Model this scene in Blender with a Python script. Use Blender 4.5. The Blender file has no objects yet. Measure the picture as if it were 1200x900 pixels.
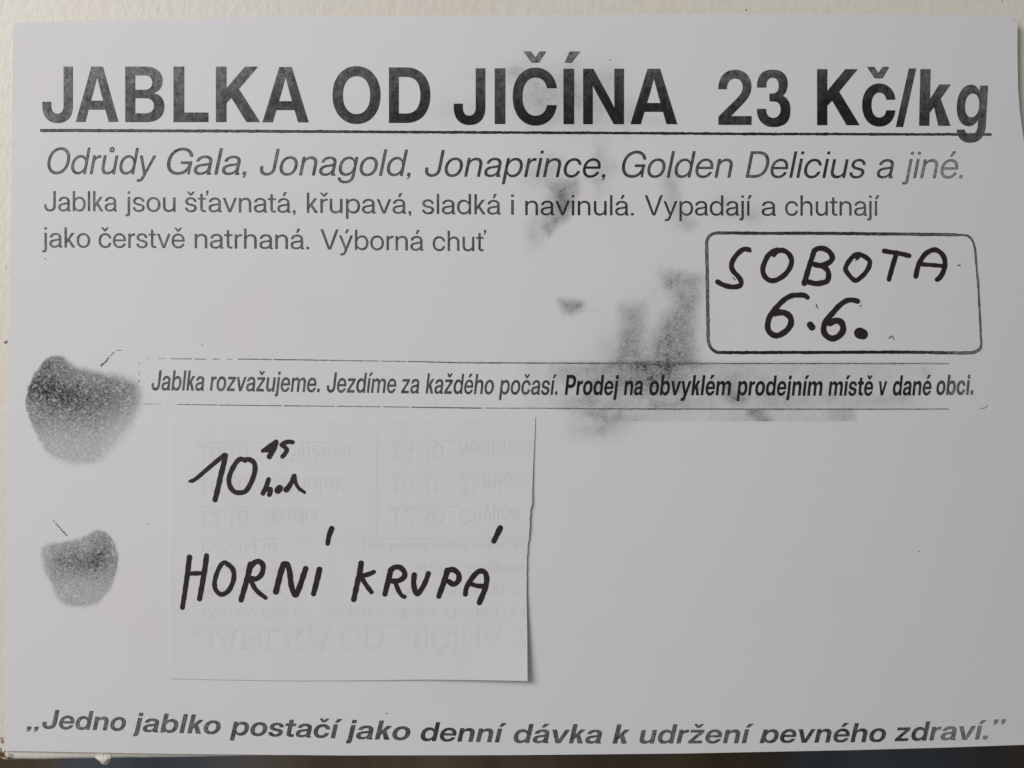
import bpy, bmesh, math, random
import numpy as np
from mathutils import Vector
from mathutils.geometry import delaunay_2d_cdt

random.seed(7)
rng = np.random.default_rng(7)
scene = bpy.context.scene
col = scene.collection

# ------------------------------------------------------------------ camera, light, exposure
S = 0.00025            # metres of paper per photograph pixel (an A4 sheet, about 1190 pixels wide)
ZT = 0.45              # height of the painted top the papers lie on
D = 0.30               # camera height above that top

cam_d = bpy.data.cameras.new('camera')
cam = bpy.data.objects.new('camera', cam_d)
col.objects.link(cam)
cam.location = (0, 0, ZT + D)
cam_d.sensor_width = 36.0
cam_d.lens = 36.0 * D / (1200 * S)
cam_d.clip_start = 0.01
cam_d.clip_end = 50
scene.camera = cam

world = bpy.data.worlds.new('World')
scene.world = world
world.use_nodes = True
bgn = world.node_tree.nodes['Background']
bgn.inputs['Color'].default_value = (0.93, 0.96, 1.0, 1)
bgn.inputs['Strength'].default_value = 0.19

lamp_d = bpy.data.lights.new('window_light', 'AREA')
lamp_d.shape = 'RECTANGLE'
lamp_d.size = 0.56
lamp_d.size_y = 0.72
lamp_d.energy = 11.5
lamp_d.color = (1.0, 0.99, 1.0)
lamp = bpy.data.objects.new('window_light', lamp_d)
col.objects.link(lamp)
lamp.location = (-0.82, 0.48, ZT + 0.85)
lamp.rotation_euler = (Vector((0, 0, ZT)) - Vector(lamp.location)).to_track_quat('-Z', 'Y').to_euler()

scene.view_settings.view_transform = 'Standard'
scene.view_settings.look = 'None'
scene.view_settings.exposure = 0
scene.view_settings.gamma = 1


# ------------------------------------------------------------------ small helpers
def U(px, py, z):
    """photograph pixel -> world point on the surface at height z above the painted top (arrays allowed)"""
    k = (D - z) / D * S
    return (px - 600) * k, (450 - py) * k, ZT + z


def interp(x, pts):
    return np.interp(x, [p[0] for p in pts], [p[1] for p in pts])


def poster_z(px, py):
    """height of the poster above the painted top: a bulge right of centre shaped for its shading, right edge raised"""
    px = np.asarray(px, float); py = np.asarray(py, float)
    u = np.clip(px / 1200, 0, 1.05)
    wav = 0.00016 * np.sin(px / 210 + 0.7) * np.sin(py / 170 + 1.1)
    return 0.0010 + 0.0046 * (u * u * (1 - u) * 4.6) + 0.0017 * u ** 3 + wav  # bulge added so the middle catches more light and the right side less


def note_z(px, py):
    px = np.asarray(px, float); py = np.asarray(py, float)
    t = np.clip((px - 200) / 425, 0, 1.05)
    lift = interp(py, [(486, .00002), (520, .00014), (560, .00032), (592, .0005), (615, .0006), (640, .0004), (690, .0005), (730, .0010), (800, .0022)])
    low = 0.00012 * np.clip((py - 700) / 97, 0, 1.1) ** 2
    return poster_z(px, py) + 0.00022 + lift * t ** 3.6 + low


def tag(o, label=None, cat=None, group=None, kind=None):
    if label: o['label'] = label
    if cat: o['category'] = cat
    if group: o['group'] = group
    if kind: o['kind'] = kind
    return o


def link_mesh(name, verts, faces, mat, parent=None, attrs=None, smooth=False):
    me = bpy.data.meshes.new(name)
    me.from_pydata([tuple(map(float, v)) for v in verts], [], [tuple(map(int, f)) for f in faces])
    for k, v in (attrs or {}).items():
        a = me.attributes.new(k, 'FLOAT', 'POINT')
        a.data.foreach_set('value', np.asarray(v, np.float32))
    me.materials.append(mat)
    if smooth:
        me.polygons.foreach_set('use_smooth', [True] * len(me.polygons))
    me.update()
    o = bpy.data.objects.new(name, me)
    col.objects.link(o)
    if parent: o.parent = parent
    return o


def grid_mesh(name, xs, ys, zf, mat, parent=None, attr=None, keep=None, smooth=True):
    """a sheet following zf over a grid of photograph pixels; ys may be rows given by a function of (u, v)"""
    X, Y = np.meshgrid(xs, ys)
    return sheet_mesh(name, X, Y, zf, mat, parent, attr, keep, smooth)


def sheet_mesh(name, X, Y, zf, mat, parent=None, attr=None, keep=None, smooth=True, thick=0.0):
    ny, nx = X.shape
    Z = zf(X, Y)
    wx, wy, wz = U(X, Y, Z)
    V = np.stack([wx, wy, wz + 0 * wx], -1).reshape(-1, 3)
    i = np.arange(ny * nx).reshape(ny, nx)
    F = np.stack([i[1:, :-1], i[1:, 1:], i[:-1, 1:], i[:-1, :-1]], -1).reshape(-1, 4)
    A = None if attr is None else attr(X, Y).reshape(-1)
    if keep is not None:
        k = keep(X, Y).reshape(-1)
        F = F[k[F].any(1)]
        used = np.zeros(len(V), bool); used[F] = True
        new = np.cumsum(used) - 1
        V = V[used]; F = new[F]
        if A is not None: A = A[used]
    rim = []
    if thick:                                                 # underside and cut edge of the sheet
        n = len(V)
        V = np.concatenate([V, V - np.array([0, 0, thick])])
        b = np.concatenate([i[0, :], i[1:, -1], i[-1, -2::-1], i[-2:0:-1, 0]])
        c = np.roll(b, -1)
        R = np.stack([b, c, c + n, b + n], 1)
        F = np.concatenate([F, F[:, ::-1] + n, R])
        rim = set(map(tuple, np.sort(np.concatenate([np.stack([b, c], 1), np.stack([b + n, c + n], 1)]), 1).tolist()))
    me = bpy.data.meshes.new(name)
    me.vertices.add(len(V)); me.vertices.foreach_set('co', V.astype(np.float32).ravel())
    me.loops.add(len(F) * 4); me.loops.foreach_set('vertex_index', F.astype(np.int32).ravel())
    me.polygons.add(len(F))
    me.polygons.foreach_set('loop_start', np.arange(0, len(F) * 4, 4, dtype=np.int32))
    me.polygons.foreach_set('use_smooth', np.full(len(F), smooth))
    if A is not None:
        a = me.attributes.new('toner', 'FLOAT', 'POINT')
        a.data.foreach_set('value', A.astype(np.float32))
    me.materials.append(mat)
    me.update(calc_edges=True); me.validate()
    if rim:
        for e in me.edges:
            if tuple(sorted(e.vertices)) in rim: e.use_edge_sharp = True
    o = bpy.data.objects.new(name, me)
    col.objects.link(o)
    if parent: o.parent = parent
    return o


# ------------------------------------------------------------------ materials
class NT:
    def __init__(s, name):
        s.m = bpy.data.materials.new(name); s.m.use_nodes = True
        s.t = s.m.node_tree; s.b = s.t.nodes['Principled BSDF']
        s.pos = s.t.nodes.new('ShaderNodeNewGeometry').outputs['Position']

    def n(s, typ, **kw):
        x = s.t.nodes.new(typ)
        for k, v in kw.items():
            if k in x.inputs: s.put(x.inputs[k], v)
            else: setattr(x, k, v)
        return x

    def put(s, sock, v):
        if hasattr(v, 'links') or isinstance(v, bpy.types.NodeSocket): s.t.links.new(v, sock)
        else: sock.default_value = v

    def math(s, op, a, b=0.0, c=0.0, clamp=False):
        x = s.t.nodes.new('ShaderNodeMath'); x.operation = op; x.use_clamp = clamp
        for i, v in enumerate((a, b, c)): s.put(x.inputs[i], v)
        return x.outputs[0]

    def noise(s, scale, detail=2.0, rough=0.5, stretch=None, off=(0, 0, 0)):
        mp = s.t.nodes.new('ShaderNodeMapping')
        mp.inputs['Scale'].default_value = stretch or (1, 1, 1)
        mp.inputs['Location'].default_value = off
        s.t.links.new(s.pos, mp.inputs['Vector'])
        x = s.t.nodes.new('ShaderNodeTexNoise')
        x.inputs['Scale'].default_value = scale; x.inputs['Detail'].default_value = detail
        x.inputs['Roughness'].default_value = rough
        s.t.links.new(mp.outputs[0], x.inputs['Vector'])
        return x.outputs['Fac']

    def ramp(s, fac, lo, hi, a=0.0, b=1.0):
        x = s.t.nodes.new('ShaderNodeMapRange'); x.clamp = True
        x.inputs['From Min'].default_value = lo; x.inputs['From Max'].default_value = hi
        x.inputs['To Min'].default_value = a; x.inputs['To Max'].default_value = b
        s.put(x.inputs['Value'], fac)
        return x.outputs[0]

    def mix(s, fac, a, b):
        x = s.t.nodes.new('ShaderNodeMix'); x.data_type = 'RGBA'
        s.put(x.inputs[0], fac); s.put(x.inputs[6], a); s.put(x.inputs[7], b)
        return x.outputs[2]

    def attr(s, name):
        x = s.t.nodes.new('ShaderNodeAttribute'); x.attribute_name = name
        return x.outputs['Fac']

    def bump(s, h, strength, dist):
        x = s.t.nodes.new('ShaderNodeBump')
        x.inputs['Strength'].default_value = strength; x.inputs['Distance'].default_value = dist
        s.put(x.inputs['Height'], h)
        s.t.links.new(x.outputs[0], s.b.inputs['Normal'])

    def fin(s, color, rough, spec=0.3):
        s.put(s.b.inputs['Base Color'], color)
        s.put(s.b.inputs['Roughness'], rough)
        s.b.inputs['Specular IOR Level'].default_value = spec
        return s.m


PAPER_A = (0.785, 0.758, 0.736, 1)
PAPER_B = (0.788, 0.770, 0.772, 1)
TONER = (0.016, 0.016, 0.019, 1)


def paper_base(t):
    cloud = t.noise(24, 3, 0.55)
    c = t.mix(t.ramp(cloud, 0.3, 0.7), PAPER_A, PAPER_B)
    fib = t.noise(2600, 2, 0.6)
    return t.mix(t.ramp(fib, 0.3, 0.7, 0.0, 0.05), c, (0.60, 0.585, 0.57, 1)), fib


def mat_paper():
    t = NT('poster_paper')
    c, fib = paper_base(t)
    d = t.attr('toner')
    g1 = t.noise(2700, 2, 0.8)
    g2 = t.noise(1100, 3, 0.65)
    g = t.math('ADD', t.math('MULTIPLY', t.ramp(g1, 0.27, 0.73), 0.85), t.math('MULTIPLY', t.ramp(g2, 0.25, 0.75), 0.45))
    f = t.math('MULTIPLY', d, t.math('ADD', g, 0.28), clamp=True)
    t.bump(t.noise(900, 2), 0.10, 0.0001)
    return t.fin(t.mix(f, c, TONER), 0.72, 0.25)


def mat_toner():
    """printer toner: 'wear' on the vertices says how thinly it lies; blotches follow the paper's grain"""
    t = NT('printed_toner')
    w = t.attr('wear')
    a = t.noise(620, 3, 0.7)
    b = t.noise(2300, 2, 0.75)
    e = t.noise(900, 2, 0.6, stretch=(1.0, 0.35, 1.0), off=(2, 5, 1))
    v = t.math('ADD', t.math('MULTIPLY', t.math('SUBTRACT', a, 0.5), 1.7), t.math('MULTIPLY', t.math('SUBTRACT', b, 0.5), 1.9))
    v = t.math('ADD', v, t.math('MULTIPLY', t.math('SUBTRACT', e, 0.5), 1.1))
    v = t.math('MULTIPLY', v, t.math('ADD', t.math('MULTIPLY', w, 1.15), 0.10))
    f = t.math('ADD', w, v, clamp=True)
    return t.fin(t.mix(f, TONER, (0.34, 0.336, 0.34, 1)), 0.6, 0.15)


def mat_marker():
    t = NT('marker_ink')
    a = t.noise(900, 3, 0.6)
    c = t.mix(t.ramp(a, 0.35, 0.7), (0.016, 0.011, 0.015, 1), (0.034, 0.022, 0.032, 1))
    return t.fin(c, 0.5, 0.35)


def mat_note():
    t = NT('note_paper')
    c, fib = paper_base(t)
    lines = t.noise(700, 2, 0.55, stretch=(1.0, 0.06, 1.0))
    big = t.noise(90, 2, 0.5, stretch=(1.0, 0.35, 1.0))
    f = t.math('MULTIPLY', t.ramp(lines, 0.35, 0.75), t.ramp(big, 0.35, 0.65, 0.02, 0.10))
    t.bump(lines, 0.16, 0.00012)
    return t.fin(t.mix(f, c, (0.52, 0.505, 0.495, 1)), 0.75, 0.2)


def mat_ghost():
    """print on the back of the note showing faintly through, broken by the paper's laid lines"""
    t = NT('show_through_print')
    c, fib = paper_base(t)
    lines = t.noise(1500, 2, 0.6, stretch=(1.0, 0.05, 1.0))
    cl = t.noise(260, 2, 0.6)
    f = t.math('MULTIPLY', t.ramp(lines, 0.36, 0.60, 0.34, 1.0), t.ramp(cl, 0.3, 0.7, 0.04, 0.17))
    return t.fin(t.mix(f, c, (0.36, 0.35, 0.35, 1)), 0.75, 0.2)


def mat_board():
    t = NT('cream_enamel_paint')
    cl = t.noise(35, 3, 0.6)
    c = t.mix(t.ramp(cl, 0.3, 0.7), (0.80, 0.735, 0.63, 1), (0.80, 0.765, 0.675, 1))
    streak = t.noise(620, 3, 0.6, stretch=(1.0, 0.45, 1.0))
    c = t.mix(t.ramp(streak, 0.5, 0.8, 0.0, 0.30), c, (0.62, 0.565, 0.47, 1))
    speck = t.noise(360, 2, 0.5, off=(3.1, 1.7, 0))
    c = t.mix(t.ramp(speck, 0.735, 0.78), c, (0.16, 0.105, 0.07, 1))
    r = t.attr('rust')
    rn = t.noise(420, 3, 0.65, off=(9, 4, 2))
    rf = t.ramp(t.math('ADD', r, t.math('MULTIPLY', t.math('SUBTRACT', rn, 0.5), 2.2)), 0.62, 0.85)
    rust = t.mix(t.noise(900, 2), (0.10, 0.035, 0.015, 1), (0.26, 0.11, 0.05, 1))
    c = t.mix(rf, c, rust)
    t.bump(t.math('ADD', t.noise(420, 3, 0.6, stretch=(1, 0.55, 1)), t.math('MULTIPLY', rf, -0.5)), 0.38, 0.0005)
    return t.fin(c, t.ramp(rf, 0, 1, 0.45, 0.8), 0.4)


def mat_ground():
    t = NT('dim_floor')
    a = t.noise(11, 3, 0.6, stretch=(1.0, 0.25, 1))
    c = t.mix(t.ramp(a, 0.3, 0.7), (0.060, 0.040, 0.024, 1), (0.150, 0.108, 0.070, 1))
    d = t.attr('cloth')
    fold = t.noise(9, 3, 0.6, stretch=(1.0, 0.35, 1), off=(4, 2, 0))
    b = t.mix(t.ramp(fold, 0.35, 0.65), (0.055, 0.066, 0.080, 1), (0.115, 0.135, 0.155, 1))
    return t.fin(t.mix(d, c, b), 0.8, 0.2)


M_PAPER, M_TONER, M_MARKER, M_NOTE, M_GHOST, M_BOARD, M_GROUND = (
    mat_paper(), mat_toner(), mat_marker(), mat_note(), mat_ghost(), mat_board(), mat_ground())

GLYPHS = {
 'A': '871,980|13,0,6,0 384,1000,357,1000 489,1000,623,1000 858,0,974,0 761,0,745,0 524,660,588,487 504,718,559,582~ 456,856,498,786~ 423,957,463,915 450,957,519,915 417,856,483,786~ 370,718,421,582~ 349,660,391,487 109,0,229,0;190,297,229,218 190,379,229,383 681,379,752,383 681,297,752,218',
 'B': '861,886|104,0,75,0 104,1000,75,1000 448,1000,475,1000 545,1000,583,1000~ 686,936,733,935~ 763,819,812,820~ 763,738,812,743 763,681,812,686~ 721,592,768,596~ 645,532,687,537~ 596,515,632,523 596,514,632,521 652,505,693,516~ 746,446,791,456~ 803,347,848,353~ 803,276,848,282 803,193,848,199~ 726,68,768,71~ 574,0,612,0~ 463,0,498,0;195,82,277,162 463,82,469,162 581,82,549,162~ 711,182,638,231~ 711,272,638,293 711,334,638,335~ 650,421,598,396~ 540,468,525,429~ 468,468,472,429 195,468,277,429;195,549,277,584 463,549,460,584 527,549,505,584~ 621,596,571,615~ 673,679,606,672~ 673,733,606,711 673,820,606,769~ 553,918,528,838~ 451,918,460,838 195,918,277,838',
 'C': '964,998|506,-14,517,-16 372,-14,380,-16~ 171,116,165,109~ 59,348,42,341~ 59,499,42,499 59,652,42,659~ 171,883,165,891~ 372,1014,380,1016~ 506,1014,517,1016 587,1014,605,1016~ 724,963,756,964~ 828,871,872,867~ 895,750,946,731~ 908,680,958,648 815,680,749,648 804,734,740,692~ 751,824,700,761~ 671,892,641,809~ 568,929,565,834~ 506,929,520,834 401,929,435,834~ 241,823,314,752~ 150,631,250,602~ 150,499,250,499 150,368,250,398~ 241,176,314,248~ 401,71,435,166~ 506,71,520,166 568,71,565,166~ 671,108,640,191~ 750,175,699,239~ 804,266,740,307~ 815,319,749,351 908,319,958,351 896,249,946,267~ 828,129,872,132~ 724,37,755,36~ 587,-14,605,-16~',
 'D': '930,964|397,0,428,0 155,0,169,0 155,82,169,174 391,82,417,174 520,82,518,174~ 694,183,649,249~ 780,372,714,395~ 780,502,714,501 780,632,714,606~ 696,818,649,751~ 531,918,518,826~ 409,918,418,826 151,918,165,826 151,1000,165,1000 414,1000,432,1000 557,1000,582,1000~ 762,881,802,878~ 871,658,921,654~ 871,502,921,501 871,345,921,347~ 760,120,802,122~ 548,0,581,0~;195,1000,281,1000 195,0,281,0 104,0,75,0 104,1000,75,1000',
 'G': '979,1011|503,-14,518,-16 372,-14,376,-16~ 172,116,162,113~ 59,348,42,345~ 59,499,42,499 59,652,42,659~ 172,884,166,891~ 372,1014,380,1016~ 502,1014,515,1016 584,1014,601,1016~ 722,961,752,966~ 828,868,870,872~ 896,748,945,744~ 907,680,955,665 815,680,745,665 804,731,737,703~ 751,821,698,765~ 669,889,640,810~ 564,929,566,834~ 502,929,521,834 397,929,437,834~ 238,821,315,752~ 150,627,250,602~ 150,499,250,499 150,373,250,397~ 238,180,316,248~ 397,71,438,166~ 503,71,523,166 595,71,593,166~ 740,154,699,220~ 823,304,759,315~ 823,405,759,378 854,402,808,374 533,402,541,374 533,484,541,532 913,484,961,532 913,402,961,404 913,280,961,280~ 806,92,847,91~ 621,-14,648,-16~',
 'J': '721,773|343,-13,367,-15 215,-13,215,-15~ 58,140,39,150~ 58,278,39,303 58,329,39,370 149,329,234,370 149,278,234,301 149,178,234,232~ 254,68,304,159~ 343,68,364,159 431,68,424,159~ 536,178,494,232~ 536,278,494,301 536,1000,494,1000 627,1000,700,1000 627,278,700,299 627,140,700,147~ 470,-13,522,-15~',
 'K': '832,942|168,311,224,209 164,427,224,465 201,467,258,506~ 272,545,326,588~ 344,622,395,670~ 381,662,430,711 695,1000,676,1000 815,1000,924,1000 393,549,502,513 386,546,486,513;104,0,75,0 104,1000,75,1000 195,1000,281,1000 195,649,281,724 195,426,281,471 195,379,281,372 195,0,281,0;707,0,696,0 330,527,397,453 388,596,521,610 814,0,934,0',
 'L': '724,765|104,0,75,0 104,1000,75,1000 195,1000,281,1000 195,82,281,177 688,82,735,177 688,0,735,0',
 'N': '975,997|104,0,75,0 104,1000,75,1000 206,1000,292,1000 665,313,613,489 683,287,628,465~ 726,219,674,386~ 774,142,724,295~ 797,105,747,253 785,89,724,200 784,124,721,246~ 782,211,718,365~ 781,291,716,474~ 781,317,716,505 781,1000,716,1000 872,1000,922,1000 872,0,922,0 768,0,704,0 340,638,413,463 322,666,395,492~ 272,743,339,585~ 211,841,272,704~ 176,897,235,770 189,918,272,794 191,855,276,720~ 194,750,280,590~ 195,668,281,492~ 195,639,281,464 195,0,281,0',
 'O': '1000,1027|500,-14,514,-16 371,-14,379,-16~ 172,117,166,110~ 59,349,42,341~ 59,499,42,499 59,651,42,659~ 172,883,166,891~ 371,1014,379,1016~ 500,1014,514,1016 630,1014,648,1016~ 828,883,861,891~ 941,651,985,659~ 941,499,985,499 941,349,985,341~ 828,117,861,109~ 630,-14,648,-16~;500,71,514,166 598,71,591,166~ 757,173,710,244~ 850,365,777,393~ 850,499,777,499 850,634,777,606~ 757,826,710,756~ 598,929,591,834~ 500,929,514,834 402,929,437,834~ 243,827,318,756~ 150,634,250,606~ 150,499,250,499 150,366,250,393~ 243,174,318,244~ 402,71,437,166~',
 'P': '812,868|104,0,75,0 104,1000,75,1000 451,1000,469,1000 549,1000,582,1000~ 694,927,746,920~ 773,793,835,773~ 773,702,835,672 773,612,835,571~ 692,479,745,424~ 546,405,579,344~ 448,405,466,344 149,405,189,344 149,487,189,517 449,487,456,517 520,487,511,517~ 625,540,590,555~ 683,637,633,625~ 683,702,633,672 683,769,633,720~ 625,865,590,789~ 520,918,511,827~ 449,918,456,827 195,918,281,827 195,0,281,0',
 'S': '815,897|411,-16,453,-16 304,-16,325,-16~ 146,60,144,65~ 57,199,47,220~ 56,293,47,328 149,293,247,328 150,224,248,273~ 214,123,298,195~ 331,68,391,153~ 411,68,455,153 489,68,512,153~ 604,117,597,185~ 668,205,645,243~ 668,264,645,282 668,310,645,314~ 626,379,608,362~ 535,431,529,398~ 460,451,466,412 348,481,360,434 206,518,212,466~ 77,642,67,605~ 77,739,67,712 77,821,67,803~ 160,946,162,940~ 308,1016,333,1016~ 406,1016,446,1016 504,1016,561,1016~ 649,942,729,938~ 732,810,822,794~ 736,720,825,693 646,720,632,693 640,817,627,765~ 510,932,528,846~ 403,932,447,846 335,932,396,846~ 228,883,318,815~ 167,798,273,759~ 167,743,273,722 167,701,273,691~ 209,635,308,646~ 299,585,385,613~ 371,566,446,599 485,535,542,578 555,516,622,561~ 658,466,738,511~ 726,400,813,442~ 759,318,850,352~ 759,268,850,295 759,184,850,199~ 672,56,754,59~ 515,-16,576,-16~',
 'V': '871,970|384,0,357,0 13,1000,6,1000 109,1000,231,1000 350,340,393,513 368,289,421,423~ 418,144,484,210~ 452,43,521,85 425,43,461,85 458,144,497,210~ 508,289,558,423~ 526,340,585,513 763,1000,742,1000 858,1000,964,1000 490,0,620,0',
 'Z': '834,872|43,0,36,0 43,80,36,160 579,786,478,704 610,827,518,751~ 675,911,600,845~ 708,952,643,893 718,918,667,823 663,918,604,823~ 553,918,477,823~ 498,918,414,823 66,918,51,823 66,1000,51,1000 786,1000,831,1000 786,920,831,840 257,223,397,302 224,179,357,253~ 157,92,272,156~ 121,48,228,107 111,82,204,177 165,82,267,177~ 274,82,393,177~ 328,82,456,177 792,82,836,177 792,0,836,0',
 '0': '886,886|443,-14,443,-16 336,-14,317,-16~ 177,113,142,110~ 89,344,50,341~ 89,499,50,499 89,655,50,659~ 177,886,142,890~ 336,1014,317,1016~ 443,1014,443,1016 550,1014,569,1016~ 709,886,744,890~ 797,655,836,659~ 797,499,836,499 797,344,836,341~ 709,113,744,109~ 550,-14,569,-16~;443,68,443,149 524,68,508,149~ 644,174,596,234~ 710,368,641,391~ 710,499,641,499 710,632,641,609~ 644,826,596,766~ 524,932,508,851~ 443,932,443,851 362,932,378,851~ 242,826,289,766~ 176,632,245,609~ 176,499,245,499 176,368,245,391~ 242,174,289,234~ 362,68,378,149~',
 '1': '886,886|154,0,129,0 154,82,129,166 749,82,787,166 749,0,787,0;506,1000,574,1000 506,0,574,0 418,0,375,0 418,907,375,810 417,907,374,810 178,748,139,661 178,843,139,842 414,1000,387,1000',
 '2': '886,886|121,0,87,0 121,78,87,152 476,412,453,465 544,477,498,504~ 629,574,567,573~ 668,664,607,648~ 668,716,607,694 668,781,607,742~ 612,879,568,812~ 511,933,496,851~ 442,933,446,851 370,933,393,851~ 266,873,315,804~ 210,766,273,717~ 210,694,273,656 124,694,83,656 124,788,83,765~ 204,933,172,927~ 347,1015,335,1016~ 442,1015,446,1016 534,1015,549,1016~ 674,939,709,939~ 754,806,800,799~ 754,719,800,705 754,657,800,635~ 708,546,747,520~ 612,429,648,412~ 536,357,578,351 245,83,367,167 245,82,367,166 764,82,804,166 764,0,804,0',
 '3': '886,886|447,-14,441,-16 348,-14,319,-16~ 194,64,150,78~ 108,203,61,236~ 108,293,61,330 198,293,258,330 198,225,258,275~ 260,123,303,191~ 371,67,384,145~ 445,67,439,145 518,67,491,145~ 628,125,571,189~ 689,230,615,266~ 689,298,615,316 689,370,615,367~ 620,472,567,439~ 492,526,479,477~ 404,526,418,477 307,526,281,477 307,601,281,603 616,917,522,832 616,918,522,833 166,918,117,833 166,1000,117,1000 735,1000,765,1000 735,920,765,840 396,571,448,543 396,593,448,586 518,598,570,596~ 689,526,733,529~ 778,390,814,397~ 778,298,814,310 778,206,814,215~ 694,65,721,67~ 544,-14,553,-16~',
 '4': '886,886|65,255,31,216 65,329,31,375 554,1000,471,1000 653,1000,676,1000 171,338,241,377 171,337,241,376 821,337,855,376 821,255,855,216;579,0,530,0 579,278,530,264 579,313,530,336 579,617,530,623 666,617,721,623 666,0,721,0',
 '5': '886,886|439,-13,443,-15 346,-13,336,-15~ 201,62,172,66~ 116,194,75,211~ 113,277,70,307 204,277,265,307 208,216,267,261~ 269,122,315,188~ 372,68,394,145~ 439,68,444,145 511,68,496,145~ 620,134,574,193~ 682,249,618,277~ 682,322,618,332 682,395,618,387~ 623,509,575,472~ 517,573,498,520~ 448,573,448,520 365,573,382,520~ 239,504,289,465~ 215,440,272,415 128,440,84,415 166,1000,114,1000 728,1000,754,1000 728,918,754,833 249,918,296,833 219,554,278,597 221,554,280,597 262,601,318,636~ 381,656,421,676~ 457,656,484,676 527,656,551,676~ 641,607,671,625~ 725,517,762,533~ 770,396,813,410~ 770,323,813,337 770,225,813,234~ 686,73,721,75~ 537,-13,554,-15~',
 '6': '886,886|443,-14,448,-15 349,-14,338,-15~ 202,71,170,73~ 117,221,74,229~ 117,317,74,330 117,395,74,410~ 194,553,145,569~ 265,653,213,667 512,1000,443,1000 615,1000,664,1000 261,513,344,545 255,513,305,545 270,541,318,568~ 320,598,362,617~ 399,635,433,651~ 456,635,487,651 545,635,584,651~ 686,551,730,570~ 769,406,812,425~ 769,314,812,327 769,219,812,227~ 684,70,719,72~ 538,-14,555,-15~;443,68,442,146 510,68,493,146~ 617,133,572,194~ 680,245,618,276~ 680,314,618,327 680,381,618,379~ 617,491,572,460~ 509,557,493,507~ 443,557,442,507 376,557,393,507~ 269,491,314,460~ 206,381,268,379~ 206,314,268,327 206,245,268,276~ 268,134,314,194~ 376,68,393,146~',
 '7': '886,886|206,0,164,0 669,917,583,827 669,918,583,828 124,918,95,828 124,1000,95,1000 762,1000,791,1000 762,913,791,830 302,0,373,0',
 '8': '886,886|443,-14,443,-16 348,-14,329,-16~ 198,58,159,56~ 112,183,63,184~ 112,263,63,269 112,330,63,337~ 171,440,124,443~ 272,512,233,511~ 334,521,305,520 334,520,305,520 249,538,210,534~ 148,665,96,653~ 148,752,96,745 148,827,96,824~ 226,946,185,947~ 359,1014,341,1016~ 443,1014,443,1016 526,1014,546,1016~ 660,946,702,948~ 738,827,789,826~ 738,752,789,745 738,666,789,654~ 636,538,676,535~ 552,520,581,520 552,521,581,520 614,512,653,511~ 715,439,762,443~ 774,329,823,337~ 774,263,823,269 774,183,823,184~ 687,58,727,56~ 538,-14,556,-16~;443,68,443,134 514,68,494,134~ 623,118,572,171~ 684,208,616,239~ 684,267,616,283 684,327,616,328~ 621,422,571,397~ 512,476,493,437~ 443,476,443,437 374,476,392,437~ 264,422,314,397~ 201,327,270,328~ 201,267,270,283 201,208,270,239~ 263,118,313,171~ 372,68,391,134~;443,555,443,590 503,555,487,590~ 596,604,554,624~ 650,691,592,686~ 650,747,592,727 650,801,592,768~ 597,885,555,829~ 503,933,488,863~ 443,933,443,863 383,933,398,863~ 289,885,331,829~ 236,801,294,768~ 236,747,294,727 236,691,294,686~ 289,605,331,624~ 383,555,398,590~',
 '9': '886,886|443,1014,438,1015 538,1014,548,1015~ 684,929,716,927~ 769,779,812,771~ 769,683,812,670 769,605,812,590~ 692,447,742,431~ 621,347,673,333 374,0,443,0 271,0,221,0 625,487,542,455 631,487,581,455 616,459,568,432~ 566,402,524,383~ 488,365,453,349~ 430,365,399,349 341,365,302,349~ 200,449,156,430~ 117,595,74,576~ 117,686,74,673 117,781,74,773~ 202,930,167,928~ 349,1014,332,1015~;443,932,444,854 377,932,394,854~ 269,867,314,806~ 206,755,268,724~ 206,686,268,673 206,619,268,622~ 269,509,314,540~ 377,443,394,493~ 443,443,444,493 510,443,493,493~ 617,509,572,540~ 680,619,618,622~ 680,686,618,673 680,755,618,724~ 617,867,572,806~ 510,932,493,854~',
 '/': '417,500|411,1047,497,1047 89,-150,175,-150 7,-150,3,-150 329,1047,325,1047',
 'a': '699,760|296,-11,287,-12 229,-11,216,-12~ 118,36,106,35~ 51,129,43,129~ 51,198,43,200 51,253,43,260~ 94,326,87,340~ 170,371,164,388~ 275,397,264,414~ 337,405,320,419 404,414,385,426~ 487,427,461,438~ 527,453,495,460~ 527,481,495,483 527,491,495,488 527,536,495,514~ 482,604,467,554~ 401,644,415,577~ 347,644,379,577 293,644,342,577~ 207,605,287,553~ 157,538,254,512~ 155,497,252,484 68,497,66,484 70,561,70,558~ 142,662,148,665~ 267,721,287,724~ 347,721,385,724 406,721,457,724~ 504,688,571,690~ 574,626,649,627~ 613,542,690,537~ 613,491,690,481 613,0,690,0 527,0,497,0 527,116,497,100 525,116,494,100 510,83,475,65~ 451,25,420,15~ 360,-11,341,-12~;307,68,341,125 378,68,389,125~ 476,121,459,160~ 527,216,496,221~ 527,277,496,259 527,376,496,330 518,368,487,326~ 481,355,459,317~ 430,344,422,309~ 368,334,377,302~ 334,329,353,298 274,321,320,293~ 187,290,265,271~ 140,237,232,234~ 140,194,232,205 140,154,232,180~ 182,97,259,144~ 258,68,308,125~',
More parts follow.
